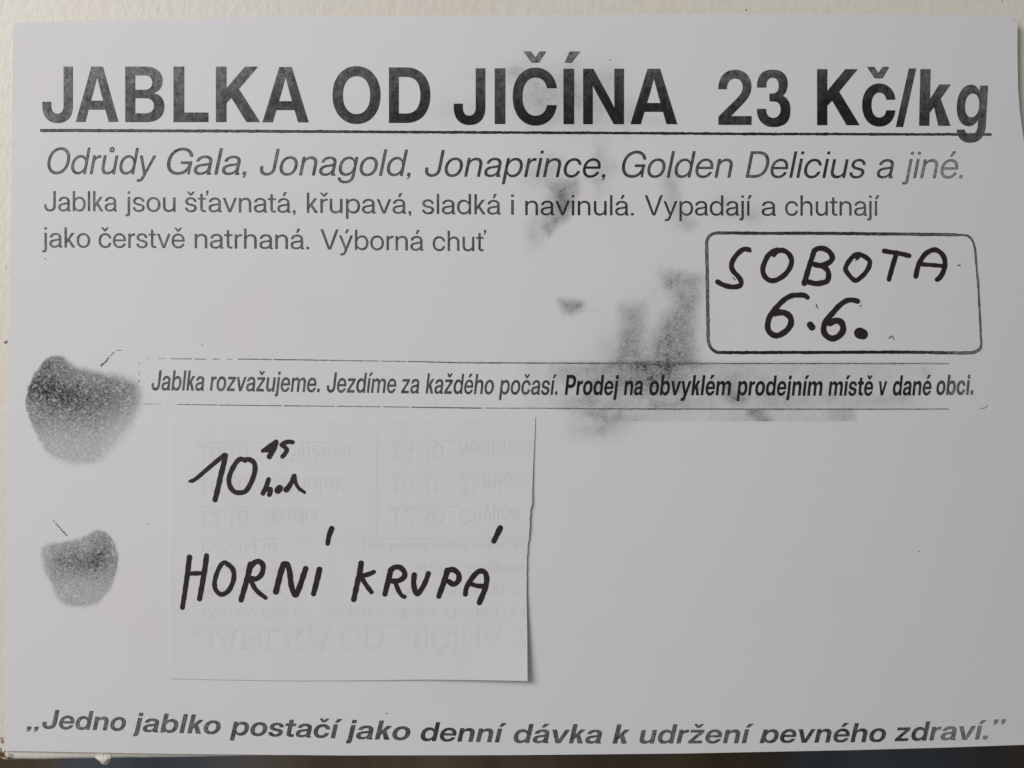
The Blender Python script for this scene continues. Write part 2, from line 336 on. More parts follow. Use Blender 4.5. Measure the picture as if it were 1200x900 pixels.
 'b': '768,821|413,-13,476,-15 360,-13,429,-15~ 266,22,349,12~ 194,88,286,68~ 172,134,266,109 171,134,265,109 171,0,265,0 86,0,70,0 86,1000,70,1000 173,1000,268,1000 173,575,268,611 174,575,268,611 194,620,291,649~ 265,686,353,699~ 360,721,432,724~ 413,721,477,724 504,721,568,724~ 643,629,705,630~ 721,464,782,464~ 721,354,782,355 721,245,782,244~ 643,80,706,78~ 504,-13,569,-15~;401,66,425,146 469,66,473,146~ 574,134,544,195~ 634,262,583,289~ 634,354,583,355 634,447,583,422~ 574,576,544,514~ 469,643,473,564~ 401,643,425,564 330,643,375,564~ 224,572,300,512~ 166,442,258,419~ 166,354,258,355 166,267,258,292~ 224,137,300,198~ 330,66,375,146~',
 'c': '707,763|370,-14,395,-16 274,-14,288,-16~ 128,80,128,77~ 47,246,39,244~ 47,353,39,354 47,461,39,464~ 128,628,128,631~ 274,723,288,725~ 370,723,395,725 428,723,464,725~ 528,687,582,684~ 605,621,670,608~ 655,532,723,506~ 664,478,728,444 576,478,536,444 569,515,532,471~ 534,576,510,515~ 481,620,475,547~ 412,644,427,565~ 370,644,397,565 298,644,348,565~ 192,571,276,513~ 134,440,238,419~ 134,353,238,354 134,267,238,290~ 192,137,276,195~ 298,65,348,144~ 370,65,397,144 412,65,427,144~ 480,88,474,161~ 531,132,508,193~ 566,193,530,239~ 575,231,535,266 664,231,728,266 655,178,724,205~ 605,88,673,102~ 528,22,584,26~ 428,-14,465,-16~',
 'd': '768,821|356,-13,346,-15 265,-13,253,-15~ 125,80,115,78~ 47,245,39,244~ 47,354,39,355 47,464,39,464~ 126,629,116,630~ 265,721,254,724~ 356,721,344,724 409,721,390,724~ 503,686,468,699~ 575,620,530,649~ 594,575,553,611 596,575,554,611 596,1000,554,1000 682,1000,751,1000 682,0,751,0 597,0,557,0 597,134,557,109 596,134,556,109 574,88,535,68~ 502,22,472,12~ 409,-13,392,-15~;367,66,397,146 438,66,447,146~ 544,137,522,198~ 602,267,563,292~ 602,354,563,355 602,442,563,419~ 544,572,522,512~ 438,643,447,564~ 367,643,397,564 300,643,349,564~ 195,576,278,514~ 134,447,238,422~ 134,354,238,355 134,262,238,289~ 195,134,278,195~ 300,66,349,146~',
 'e': '726,772|370,-14,393,-16 270,-14,286,-16~ 125,81,127,79~ 47,247,39,246~ 47,353,39,354 47,461,39,462~ 128,628,128,630~ 272,723,285,725~ 365,723,387,725 437,723,465,725~ 553,670,593,672~ 637,572,685,573~ 681,439,735,439~ 681,359,735,358 681,332,735,304 93,332,109,304 93,408,109,431 632,408,640,431 596,383,551,401 596,462,551,454~ 537,579,512,532~ 433,645,440,574~ 365,645,391,574 295,645,342,574~ 191,577,270,532~ 132,456,231,454~ 132,375,231,401 132,343,231,314 132,261,231,260~ 190,136,271,177~ 297,65,346,132~ 370,65,399,132 424,65,438,132~ 511,102,498,155~ 570,168,539,195~ 583,212,548,223 669,212,728,223 655,145,715,152~ 570,43,621,45~ 445,-14,479,-16~',
 'g': '768,821|374,-289,404,-290 294,-289,304,-290~ 169,-238,164,-233~ 92,-143,84,-129~ 82,-75,74,-61 170,-75,265,-61 181,-119,272,-87~ 236,-179,310,-125~ 319,-211,368,-144~ 374,-211,404,-144 480,-211,477,-144~ 596,-99,556,-65~ 596,0,556,12 596,134,556,120 596,134,555,120 573,88,534,79~ 502,22,472,25~ 410,-13,392,0~ 356,-13,346,0 265,-13,253,0~ 125,80,115,92~ 47,245,39,254~ 47,354,39,359 47,464,39,466~ 126,629,116,631~ 265,721,254,724~ 356,721,344,724 409,721,390,724~ 503,686,469,698~ 576,619,533,646~ 597,571,555,606 597,571,556,606 597,709,556,709 682,709,751,709 682,0,751,28 682,-99,751,-85~ 601,-227,664,-225~ 462,-289,507,-290~;367,66,397,158 438,66,447,158~ 544,137,522,208~ 602,267,563,301~ 602,354,563,362 602,442,563,424~ 544,572,522,516~ 438,643,447,566~ 367,643,397,566 300,643,349,566~ 195,576,278,519~ 134,447,238,427~ 134,354,238,362 134,262,238,298~ 195,134,278,206~ 300,66,349,158~',
 'h': '740,805|173,430,268,394 173,0,268,0 86,0,70,0 86,1000,70,1000 173,1000,268,1000 173,540,268,524 147,540,231,524 178,633,265,618~ 309,721,389,724~ 393,721,486,724 466,721,562,724~ 584,658,673,658~ 654,536,735,533~ 654,447,735,444 654,0,735,0 567,0,537,0 567,442,537,408 567,537,537,479~ 466,641,469,553~ 379,641,407,553 321,641,366,553~ 228,594,303,519~ 173,500,268,449~',
 'j': '260,338|88,709,71,709 174,709,268,709 174,-102,268,-59 174,-154,268,-129~ 129,-235,214,-228~ 48,-281,109,-281~ -8,-281,30,-281 -45,-281,-48,-281 -45,-203,-48,-124 -15,-203,-4,-124 33,-203,36,-124~ 88,-147,71,-83~ 88,-91,71,-38;131,862,169,798 105,862,120,798~ 68,899,56,858~ 68,925,56,903 68,951,56,949~ 105,987,120,1008~ 131,987,169,1008 157,987,218,1008~ 193,951,282,949~ 193,925,282,903 193,899,282,858~ 157,862,218,798~',
 'k': '655,756|165,271,249,204 165,379,249,437 175,379,270,437 513,709,518,709 627,709,750,709 297,387,429,352 289,385,383,352;86,0,70,0 86,1000,70,1000 173,1000,268,1000 173,0,268,0;545,0,534,0 243,370,310,309 304,429,440,446 655,0,765,0',
 'm': '1137,1215|86,0,70,0 86,709,70,709 171,709,260,709 171,558,260,549 158,558,249,549 177,612,267,608~ 246,684,335,686~ 336,721,425,724~ 385,721,475,724 468,721,556,724~ 585,625,676,630~ 599,555,689,549 580,555,668,549 594,603,681,603~ 661,678,750,681~ 758,721,849,724~ 817,721,906,724 884,721,975,724~ 990,663,1082,664~ 1051,548,1145,551~ 1051,464,1145,470 1051,0,1145,0 964,0,947,0 964,464,947,433 964,555,947,497~ 867,641,878,560~ 796,641,827,560 741,641,789,560~ 658,595,733,527~ 612,511,702,467~ 612,455,702,427 612,0,702,0 525,0,512,0 525,472,512,439 525,550,512,494~ 433,641,447,560~ 361,641,394,560 310,641,359,560~ 225,594,302,527~ 173,505,268,464~ 173,442,268,418 173,0,268,0',
 'n': '740,805|173,430,268,394 173,0,268,0 86,0,70,0 86,709,70,709 171,709,264,709 171,540,264,524 147,540,231,524 178,633,265,618~ 309,721,389,724~ 393,721,486,724 466,721,562,724~ 584,658,673,658~ 654,536,735,533~ 654,447,735,444 654,0,735,0 567,0,537,0 567,442,537,408 567,537,537,479~ 466,641,469,553~ 379,641,407,553 321,641,366,553~ 228,594,303,519~ 173,500,268,449~',
 'o': '740,798|370,-14,399,-16 274,-14,292,-16~ 128,80,129,76~ 47,246,39,243~ 47,353,39,354 47,461,39,465~ 128,628,129,632~ 274,723,292,725~ 370,723,399,725 466,723,507,725~ 611,628,668,632~ 693,461,759,465~ 693,353,759,354 693,246,759,243~ 611,80,668,76~ 466,-14,507,-16~;370,65,399,145 442,65,447,145~ 548,137,519,194~ 605,268,559,288~ 605,353,559,354 605,440,559,420~ 548,571,519,514~ 442,644,447,564~ 370,644,399,564 298,644,351,564~ 192,571,279,514~ 134,440,238,420~ 134,353,238,354 134,267,238,288~ 192,137,279,194~ 298,65,351,145~',
 'p': '768,821|86,-281,70,-281 86,709,70,709 171,709,265,709 171,575,265,613 172,575,267,613 192,620,289,650~ 264,686,352,699~ 360,721,432,724~ 413,721,477,724 504,721,568,724~ 643,629,705,630~ 721,464,782,464~ 721,354,782,355 721,245,782,244~ 643,80,706,78~ 504,-13,569,-15~ 413,-13,476,-15 360,-13,429,-15~ 267,22,351,12~ 196,88,290,66~ 174,134,270,106 173,134,268,106 173,-281,268,-281;401,66,425,146 469,66,473,146~ 574,134,544,195~ 634,262,583,289~ 634,354,583,355 634,447,583,422~ 574,576,544,514~ 469,643,473,564~ 401,643,425,564 330,643,375,564~ 224,572,300,512~ 166,442,258,419~ 166,354,258,355 166,267,258,292~ 224,137,300,198~ 330,66,375,146~',
 'r': '416,513|86,0,70,0 86,709,70,709 169,709,261,709 169,590,261,588 171,590,263,588 193,648,282,652~ 291,717,365,714~ 361,717,435,714 373,717,453,714~ 392,715,482,712~ 398,715,494,712 398,628,494,543 392,630,483,544~ 365,634,434,547~ 346,634,409,547 298,634,368,547~ 219,590,304,510~ 173,505,268,438~ 173,443,268,384 173,0,268,0',
 's': '640,715|324,-14,364,-17 247,-14,272,-17~ 128,38,129,39~ 56,138,43,147~ 52,212,37,223 137,212,231,223 143,141,236,177~ 238,62,303,124~ 322,62,361,124 405,62,416,124~ 502,135,479,166~ 502,192,479,199 502,239,479,227~ 436,289,431,261~ 379,302,387,270 262,329,263,294 166,352,160,314~ 67,445,53,418~ 67,519,53,500 67,579,53,568~ 131,671,126,668~ 245,723,261,724~ 319,723,353,724 392,723,445,724~ 505,668,582,665~ 572,567,659,558~ 574,497,661,484 490,497,478,484 487,566,477,527~ 397,647,411,583~ 319,647,359,583 244,647,308,583~ 154,575,249,540~ 154,519,249,508 154,473,249,481~ 220,420,295,446~ 280,406,335,437 398,378,470,411 494,355,577,390~ 589,269,679,295~ 589,194,679,217 589,130,679,146~ 521,36,599,41~ 401,-14,457,-17~',
 't': '391,507|362,709,477,709 362,633,477,553 7,633,12,553 7,709,12,709;128,902,134,902 214,902,332,902 214,159,332,219 214,114,332,183~ 253,76,361,155~ 300,76,401,155 315,76,418,155~ 347,76,464,155~ 362,76,477,155 362,0,477,0 346,0,459,0~ 309,0,395,0~ 293,0,362,0 211,0,245,0~ 128,76,134,91~ 128,151,134,188',
 'u': '740,805|347,-13,319,-15 274,-13,244,-15~ 156,51,131,50~ 86,173,70,176~ 86,261,70,265 86,709,70,709 173,709,268,709 173,267,268,301 173,171,268,230~ 275,68,336,156~ 362,68,398,156 419,68,439,156~ 513,115,502,189~ 567,209,537,260~ 567,278,537,315 567,709,537,709 654,709,735,709 654,0,735,0 569,0,540,0 569,168,540,184 593,168,574,184 562,76,540,91~ 432,-13,416,-15~',
 'v': '692,761|301,0,271,0 21,709,8,709 115,709,215,709 283,276,333,359 303,225,353,296~ 340,122,389,171~ 358,71,407,108 337,71,360,108 356,122,378,171~ 392,225,414,296~ 412,276,433,359 579,709,548,709 671,709,754,709 391,0,491,0',
 'y': '692,761|86,-281,87,-281 86,-203,87,-124 152,-203,177,-124 179,-203,201,-124~ 216,-185,231,-109~ 246,-143,252,-76~ 260,-107,261,-49 303,2,281,3 21,709,8,709 115,709,215,709 283,276,334,359 304,225,355,296~ 342,122,392,171~ 360,71,410,108 336,71,354,108 355,122,371,171~ 393,225,409,297~ 413,276,429,359 579,709,548,709 671,709,754,709 337,-135,442,-109 317,-185,419,-168~ 264,-250,357,-244~ 196,-281,273,-281~ 152,-281,218,-281 134,-281,186,-281~ 104,-281,119,-281~',
 'z': '643,719|60,0,65,0 60,68,65,133 474,628,416,550 474,630,416,552 62,630,65,552 62,709,65,709 580,709,649,709 580,637,649,568 169,80,304,158 169,78,304,156 583,78,654,156 583,0,654,0',
 'i': '259,338|86,0,70,0 86,709,70,709 173,709,268,709 173,0,268,0;130,862,168,798 104,862,120,798~ 67,899,55,858~ 67,925,55,903 67,951,55,949~ 104,987,120,1008~ 129,987,168,1008 155,987,217,1008~ 192,951,281,949~ 192,925,281,903 192,899,281,858~ 155,862,217,798~',
}

# ------------------------------------------------------------------ lettering: outlines -> triangles
# each glyph: advances and contours in a light and a bold drawing (1000 units = cap height), '~' marks a curve handle
def parse(g):
    adv, rest = g.split('|')
    a = [float(v) for v in adv.split(',')]
    cs = []
    for c in rest.split(';'):
        pts = []
        for p in c.split(' '):
            on = not p.endswith('~')
            v = [float(k) for k in p.rstrip('~').split(',')]
            pts.append((v[0], v[1], v[2], v[3], on))
        cs.append(pts)
    return a, cs


def flatten(pts, n):
    """quadratic contour -> polygon"""
    q = []
    m = len(pts)
    for i in range(m):
        p, r = pts[i], pts[(i + 1) % m]
        q.append(p)
        if not p[2] and not r[2]:
            q.append(((p[0] + r[0]) / 2, (p[1] + r[1]) / 2, True))
    k = next(i for i, p in enumerate(q) if p[2])
    q = q[k:] + q[:k]
    out = []
    i = 0
    while i < len(q):
        p = q[i]; nx = q[(i + 1) % len(q)]
        out.append((p[0], p[1]))
        if not nx[2]:
            e = q[(i + 2) % len(q)]
            for j in range(1, n):
                t = j / n
                out.append(((1 - t) ** 2 * p[0] + 2 * t * (1 - t) * nx[0] + t * t * e[0],
                            (1 - t) ** 2 * p[1] + 2 * t * (1 - t) * nx[1] + t * t * e[1]))
            i += 2
        else:
            i += 1
    res = [out[0]]
    for p in out[1:]:
        if abs(p[0] - res[-1][0]) + abs(p[1] - res[-1][1]) > 0.5: res.append(p)
    return res


def rect(x0, y0, x1, y1):
    return [(x0, y0), (x0, y1), (x1, y1), (x1, y0)]           # clockwise with y up, like the glyph outlines


BASE = {'Č': ('C', 'v'), 'Í': ('I', '/'), 'á': ('a', '/'), 'é': ('e', '/'), 'í': ('j0', '/'), 'ý': ('y', '/'), 'č': ('c', 'v'),
        'ě': ('e', 'v'), 'ř': ('r', 'v'), 'š': ('s', 'v'), 'ž': ('z', 'v'), 'Ž': ('Z', 'v'), 'ť': ('t', "'"), 'ů': ('u', 'o')}


def glyph(ch, w, n=4):
    """contours and advance of one character at weight w (0 light .. 1 bold)"""
    st = 86 + (198 - 86) * w                                  # stem width
    if ch == ' ': return [], 270
    if ch == 'I': return [rect(95, 0, 95 + st * 1.05, 1000)], 190 + st
    if ch == 'l': return [rect(80, 0, 80 + st, 1000)], 160 + st
    if ch in 'ij' or ch == 'j0':
        dot = rect(80, 1000 - st * 1.0, 80 + st, 1000)
        if ch == 'j0': return [rect(80, 0, 80 + st, 725)], 160 + st
        if ch == 'i': return [rect(80, 0, 80 + st, 725), dot], 160 + st
        a, cs = parse(GLYPHS['j'])
        x = 80 + st
        stem = [(80, 725), (x, 725), (x, -120), (x - 18, -190), (x - 62, -232), (x - 130, -240), (x - 215, -232),
                (x - 215, -232 + st * .8), (80 - 30, -232 + st * .82), (80 - 6, -190 + st * .8), (80, -120)]
        return [stem, dot], 160 + st
    if ch == '.': return [rect(75, 0, 75 + st * 1.1, st * 1.1)], 150 + st * 1.1
    if ch == ',':
        s = st * 1.1
        return [rect(75, 0, 75 + s, s), [(75 + s, 5), (75 + s * .9, -s * .62), (75 + s * .2, -s * 1.0), (75 + s * .2, -s * .68), (75 + s * .52, -s * .45), (75 + s * .55, 5)]], 150 + s
    if ch in '„”':
        s = st * 0.82; cs = []
        y = 0 if ch == '„' else 800
        for o in (60, 60 + s * 1.75):
            cs.append([(o, y + s), (o + s, y + s), (o + s, y + s * .1), (o + s * .8, y - s * .5), (o + s * .1, y - s * .85), (o + s * .1, y - s * .55), (o + s * .5, y - s * .2), (o + s * .5, y), (o, y)])
        return cs, 120 + s * 2.75
    if ch in BASE:
        b, ac = BASE[ch]
        cs, adv = glyph(b, w, n)
        xs = [p[0] for c in cs for p in c]; cx = (min(xs) + max(xs)) / 2
        y0 = 1070 if b in 'CIZ' else 815
        h = 200
        if b == 'y': cx += 20
        if ac == 'v':
            s = st * 0.95; hw = 155 + s * .35
            cs = cs + [[(cx - hw, y0 + h), (cx - hw + s * .82, y0 + h), (cx, y0 + h * .45), (cx + hw - s * .82, y0 + h), (cx + hw, y0 + h), (cx + s * .40, y0), (cx - s * .40, y0)]]
        elif ac == '/':
            s = st * 1.0
            if b == 'j0': cx += 35
            cs = cs + [[(cx - s * .55, y0), (cx - s * .15 + 20, y0 + h), (cx + s * 1.05 + 20, y0 + h), (cx + s * .20, y0)]]
        elif ac == "'":
            x = max(xs) + 20
            cs = cs + [[(x, 1060), (x + st * .95, 1060), (x + st * .95, 960), (x + st * .55, 850), (x - st * .1, 800), (x - st * .1, 850), (x + st * .25, 890), (x + st * .35, 950), (x, 950)]]
            adv += 60
        elif ac == 'o':
            R, r = 105, 105 - st * .62
            cy = y0 + R + 5
            cs = cs + [[(cx + R * math.sin(a), cy + R * math.cos(a)) for a in np.linspace(0, 2 * math.pi, 21)[:-1]],
                       [(cx - r * math.sin(a), cy + r * math.cos(a)) for a in np.linspace(0, 2 * math.pi, 21)[:-1]]]
        return cs, adv
    if ch in 'Kk':
        if ch == 'K':
            lo = [(0, 0), (0, 1000), (86, 1000), (86, 456), (492, 1000), (600, 1000), (198, 461), (640, 0), (530, 0), (150, 397), (86, 310), (86, 0)]
            bo = [(0, 0), (0, 1000), (184, 1000), (184, 599), (528, 1000), (753, 1000), (400, 587), (791, 0), (553, 0), (273, 434), (184, 344), (184, 0)]
        else:
            lo = [(0, 0), (0, 1000), (86, 1000), (86, 364), (347, 725), (455, 725), (215, 393), (500, 0), (390, 0), (160, 317), (86, 215), (86, 0)]
            bo = [(0, 0), (0, 1000), (160, 1000), (160, 440), (356, 728), (540, 728), (338, 453), (562, 0), (369, 0), (237, 326), (160, 224), (160, 0)]
        u = (st - 86) / (98 if ch == 'K' else 74)
        a = 95 if ch == 'K' else 80
        pts = [(a + p[0] + (q[0] - p[0]) * u, p[1] + (q[1] - p[1]) * u) for p, q in zip(lo, bo)]
        return [pts], max(p[0] for p in pts) + 25
    a, cs = parse(GLYPHS[ch])
    out = []
    for c in cs:
        out.append(flatten([(p[0] + (p[2] - p[0]) * w, p[1] + (p[3] - p[1]) * w, p[4]) for p in c], n))
    if ch == 'G':                                             # the spur of the printed face
        xm = max(p[0] for c in out for p in c)
        out.append(rect(xm - st * .72, 5, xm - 4, 500))
    if ch == 'a':                                             # its little tail
        xm = max(p[0] for c in out for p in c)
        out.append([(xm - st * .6, 2), (xm - st * .6, 90), (xm + 45, 62), (xm + 52, 4), (xm + 20, -6)])
    return out, a[0] + (a[1] - a[0]) * w


def area(c):
    return sum(c[i][0] * c[(i + 1) % len(c)][1] - c[(i + 1) % len(c)][0] * c[i][1] for i in range(len(c))) / 2


def winding(P, contours):
    P = np.asarray(P, float).reshape(-1, 2)
    w = np.zeros(len(P), int)
    for c in contours:
        a = np.asarray(c, float); b = np.roll(a, -1, 0)
        x, y = P[:, 0:1], P[:, 1:2]
        cr = (b[:, 0] - a[:, 0]) * (y - a[:, 1]) - (x - a[:, 0]) * (b[:, 1] - a[:, 1])
        w += ((a[:, 1] <= y) & (b[:, 1] > y) & (cr > 0)).sum(1)
        w -= ((a[:, 1] > y) & (b[:, 1] <= y) & (cr < 0)).sum(1)
    return w


def fill(contours):
    """triangles of the non-zero interior of a set of contours"""
    V = []; E = []
    for c in contours:
        o = len(V); m = len(c)
        V += [Vector((float(p[0]), float(p[1]))) for p in c]
        E += [(o + i, o + (i + 1) % m) for i in range(m)]
    r = delaunay_2d_cdt(V, E, [], 0, 1e-5)
    pv = np.array([(v[0], v[1]) for v in r[0]]); tris = np.array(r[2])
    if len(tris) == 0: return pv, tris
    cen = pv[tris].mean(1)
    return pv, tris[winding(cen, contours) != 0]


def ribbon(contours, width):
    """a thin band just inside the outline, as quads"""
    V = []; F = []
    big = max(contours, key=lambda c: abs(area(c)))
    sg = 1 if area(big) > 0 else -1
    for c in contours:
        a = np.asarray(c, float)
        if len(a) < 3: continue
        e = np.roll(a, -1, 0) - a
        e /= np.maximum(np.linalg.norm(e, axis=1, keepdims=True), 1e-9)
        nr = np.stack([-e[:, 1], e[:, 0]], 1) * sg
        nm = nr + np.roll(nr, 1, 0)
        nm /= np.maximum((nm ** 2).sum(1, keepdims=True) / 2, 0.5)
        b = a + nm * width
        mid = (a + np.roll(a, -1, 0)) / 2 - nr * 0.06
        ok = winding(mid, contours) == 0
        o = len(V); m = len(a)
        V += list(map(tuple, a)) + list(map(tuple, b))
        for i in range(m):
            if ok[i]:
                j = (i + 1) % m
                F.append((o + i, o + j, o + m + j, o + m + i))
    return V, F


class Print:
    """collects flat marks in photograph pixels and lays them on a curved sheet as one mesh"""
    def __init__(s, zf, wear=None, edge=0.5, lift=0.00005):
        s.zf = zf; s.wear = wear; s.edge = edge; s.lift = lift
        s.V = []; s.F = []; s.L = []; s.W = []

    def add(s, contours, rib=0.6, wear=None):
        w = wear if wear is not None else s.wear
        pv, tr = fill(contours)
        o = len(s.V)
        s.V += list(map(tuple, pv)); s.L += [0.0] * len(pv)
        s.F += [tuple(o + int(k) for k in t) for t in tr]
        s.W += [float(w(x, y)) if w else 0.0 for x, y in pv]
        if rib and w:
            rv, rf = ribbon(contours, rib)
            o = len(s.V)
            s.V += rv; s.L += [0.00002] * len(rv)
            s.F += [tuple(o + k for k in f) for f in rf]
            s.W += [float(w(x, y)) * s.edge for x, y in rv]

    def word(s, text, x0, x1, b0, b1, cap, weight, slant=0.0, rib=0.6, nodesc=False, flip=False, n=4, wear=None):
        gl = []; x = 0
        for ch in text:
            cs, adv = glyph(ch, weight, n)
            gl.append([[(p[0] + x, p[1]) for p in c] for c in cs]); x += adv
        k = cap / 1000
        gl = [[[(p[0] + p[1] * slant / 1.0 * 1.0, p[1]) for p in c] for c in g] for g in gl]
        xs = [p[0] for g in gl for c in g for p in c]
        mn, mx = min(xs), max(xs)
        # slant is kept in picture units whatever the horizontal fit
        for g in gl:
            cs = []
            for c in g:
                q = []
                for p in c:
                    px = x0 + (p[0] - mn) / (mx - mn) * (x1 - x0)
                    t = (px - x0) / max(x1 - x0, 1e-6)
                    y = max(p[1], 0) if nodesc else p[1]
                    q.append((px, b0 + (b1 - b0) * t - y * k * (-1 if flip else 1)))
                cs.append(q)
            if cs: s.add(cs, rib, wear)

    def fit(s, ch, x0, x1, y0, y1, weight, lean=0.0, rib=0.5, acc=None, n=8):
        """one character fitted to a measured box (top y0, bottom y1)"""
        cs, _ = glyph(ch, weight, n)
        xs = [p[0] for c in cs for p in c]; ys = [p[1] for c in cs for p in c]
        X0, X1, Y0, Y1 = min(xs), max(xs), min(ys), max(ys)
        out = []
        for c in cs:
            q = []
            for p in c:
                v = (p[1] - Y0) / (Y1 - Y0)
                q.append((x0 + (p[0] - X0) / (X1 - X0) * (x1 - x0 - abs(lean)) + (lean * (1 - v) if lean > 0 else -lean * v), y1 - v * (y1 - y0)))
            out.append(q)
        s.add(out, rib)

    def line(s, pts, width, rib=0, step=6.0, rough=0.0, wear=None):
        """a printed rule along a polyline, cut into short quads so it follows the sheet"""
        P = []
        for (xa, ya), (xb, yb) in zip(pts, pts[1:]):
            m = max(1, int(math.hypot(xb - xa, yb - ya) / step))
            P += [(xa + (xb - xa) * i / m, ya + (yb - ya) * i / m) for i in range(m)]
        P.append(pts[-1])
        a = np.array(P, float)
        t = np.gradient(a, axis=0); t /= np.linalg.norm(t, axis=1, keepdims=True)
        nr = np.stack([-t[:, 1], t[:, 0]], 1)
        wd = np.array([width(p[0], p[1]) if callable(width) else width for p in P])[:, None]
        j = lambda: rng.normal(0, rough, (len(a), 1)) if rough else 0
        A = a + nr * (wd / 2 + j()); B = a - nr * (wd / 2 + j())
        w = wear or s.wear
        rows = [(A, 1.0, 0.0), (B, 1.0, 0.0)]
        if rib:
            r = np.minimum(rib, wd * .35)
            rows = [(A, s.edge, 0), (A - nr * r, s.edge, 0), (A - nr * r, 1, 0), (B + nr * r, 1, 0), (B + nr * r, s.edge, 0), (B, s.edge, 0)]
        o = len(s.V); m = len(a)
        for R, f, _ in rows:
            s.V += list(map(tuple, R)); s.L += [0.0] * m
            s.W += [float(w(x, y)) * f if w else 0.0 for x, y in R]
        for k in range(0, len(rows), 2):
            for i in range(m - 1):
                s.F.append((o + k * m + i, o + k * m + i + 1, o + (k + 1) * m + i + 1, o + (k + 1) * m + i))

    def build(s, name, mat, parent):
        a = np.array(s.V, float)
        z = s.zf(a[:, 0], a[:, 1]) + s.lift + np.array(s.L)
        x, y, zz = U(a[:, 0], a[:, 1], z)
        V = np.stack([x, y, zz], 1)
        F = []
        for f in s.F:                                         # all facing up
            p = a[list(f)]
            ar = sum(p[i][0] * p[(i + 1) % len(f)][1] - p[(i + 1) % len(f)][0] * p[i][1] for i in range(len(f)))
            if abs(ar) < 1e-9: continue
            F.append(tuple(reversed(f)) if ar > 0 else f)
        return link_mesh(name, V, F, mat, parent, {'wear': s.W})


# ------------------------------------------------------------------ marker handwriting
def smooth_path(pts, step):
    P = [np.array(p, float) for p in pts]
    if len(P) == 1: return P
    if len(P) == 2:
        m = max(1, int(np.linalg.norm(P[1] - P[0]) / step))
        return [P[0] + (P[1] - P[0]) * i / m for i in range(m + 1)]
    Q = [2 * P[0] - P[1]] + P + [2 * P[-1] - P[-2]]
    out = []
    for i in range(1, len(Q) - 2):
        p0, p1, p2, p3 = Q[i - 1:i + 3]
        m = max(1, int(np.linalg.norm(p2 - p1) / step))
        for j in range(m):
            t = j / m
            out.append(0.5 * ((2 * p1) + (-p0 + p2) * t + (2 * p0 - 5 * p1 + 4 * p2 - p3) * t * t + (-p0 + 3 * p1 - 3 * p2 + p3) * t ** 3))
    out.append(P[-1])
    return out


def capsule(a, b, ra, rb, n=7):
    d = math.atan2(b[1] - a[1], b[0] - a[0]) if abs(a[0] - b[0]) + abs(a[1] - b[1]) > 1e-9 else 0
    c = [(b[0] + rb * math.cos(d + t), b[1] + rb * math.sin(d + t)) for t in np.linspace(-math.pi / 2, math.pi / 2, n)]
    c += [(a[0] + ra * math.cos(d + t), a[1] + ra * math.sin(d + t)) for t in np.linspace(math.pi / 2, 1.5 * math.pi, n)]
    return c


def pen(pr, ox, oy, sc, strokes):
    """strokes of one letter in enlarged coordinates: (radius, [points]); radius may be (start, end)"""
    cs = []
    for r, pts in strokes:
        r0, r1 = r if isinstance(r, tuple) else (r, r)
        P = smooth_path([(ox + x / sc, oy + y / sc) for x, y in pts], 1.6)
        m = len(P); ph = random.random() * 6
        R = []
        for i in range(m):
            t = i / max(m - 1, 1)
            R.append((r0 + (r1 - r0) * t) * (1.19 if sc == 7.5 else 1.06) / sc * (1 + 0.05 * math.sin(ph + i * 0.9) + random.uniform(-.03, .03)))
        jit = [(p[0] + random.uniform(-.06, .06), p[1] + random.uniform(-.06, .06)) for p in P]
        if m == 1: cs.append(capsule(jit[0], jit[0], R[0], R[0]))
        for i in range(m - 1):
            cs.append(capsule(jit[i], jit[i + 1], R[i], R[i + 1]))
    pr.add(cs, rib=0)


# ------------------------------------------------------------------ the setting
def ground():
    xs = np.linspace(-1.6, 1.6, 321); ys = np.linspace(-1.6, 1.6, 321)
    X, Y = np.meshgrid(xs, ys)
    V = np.stack([X, Y, 0 * X], -1).reshape(-1, 3)
    i = np.arange(321 * 321).reshape(321, 321)
    F = np.stack([i[:-1, :-1], i[:-1, 1:], i[1:, 1:], i[1:, :-1]], -1).reshape(-1, 4)
    k = (D + ZT) / D * S                                       # metres per picture pixel at floor level
    c = np.zeros(X.size)
    for x0, x1 in ((68, 285), (925, 1165)):
        a, b = (x0 - 600) * k, (x1 - 600) * k
        x = V[:, 0] + 0.12 * (V[:, 1] + 0.28)
        c = np.maximum(c, 1 / (1 + np.exp(-(x - a) / 0.006)) / (1 + np.exp((x - b) / 0.02)))
    o = link_mesh('ground', V, F, M_GROUND, attrs={'cloth': c * (V[:, 1] < 0)})
    return tag(o, kind='structure')


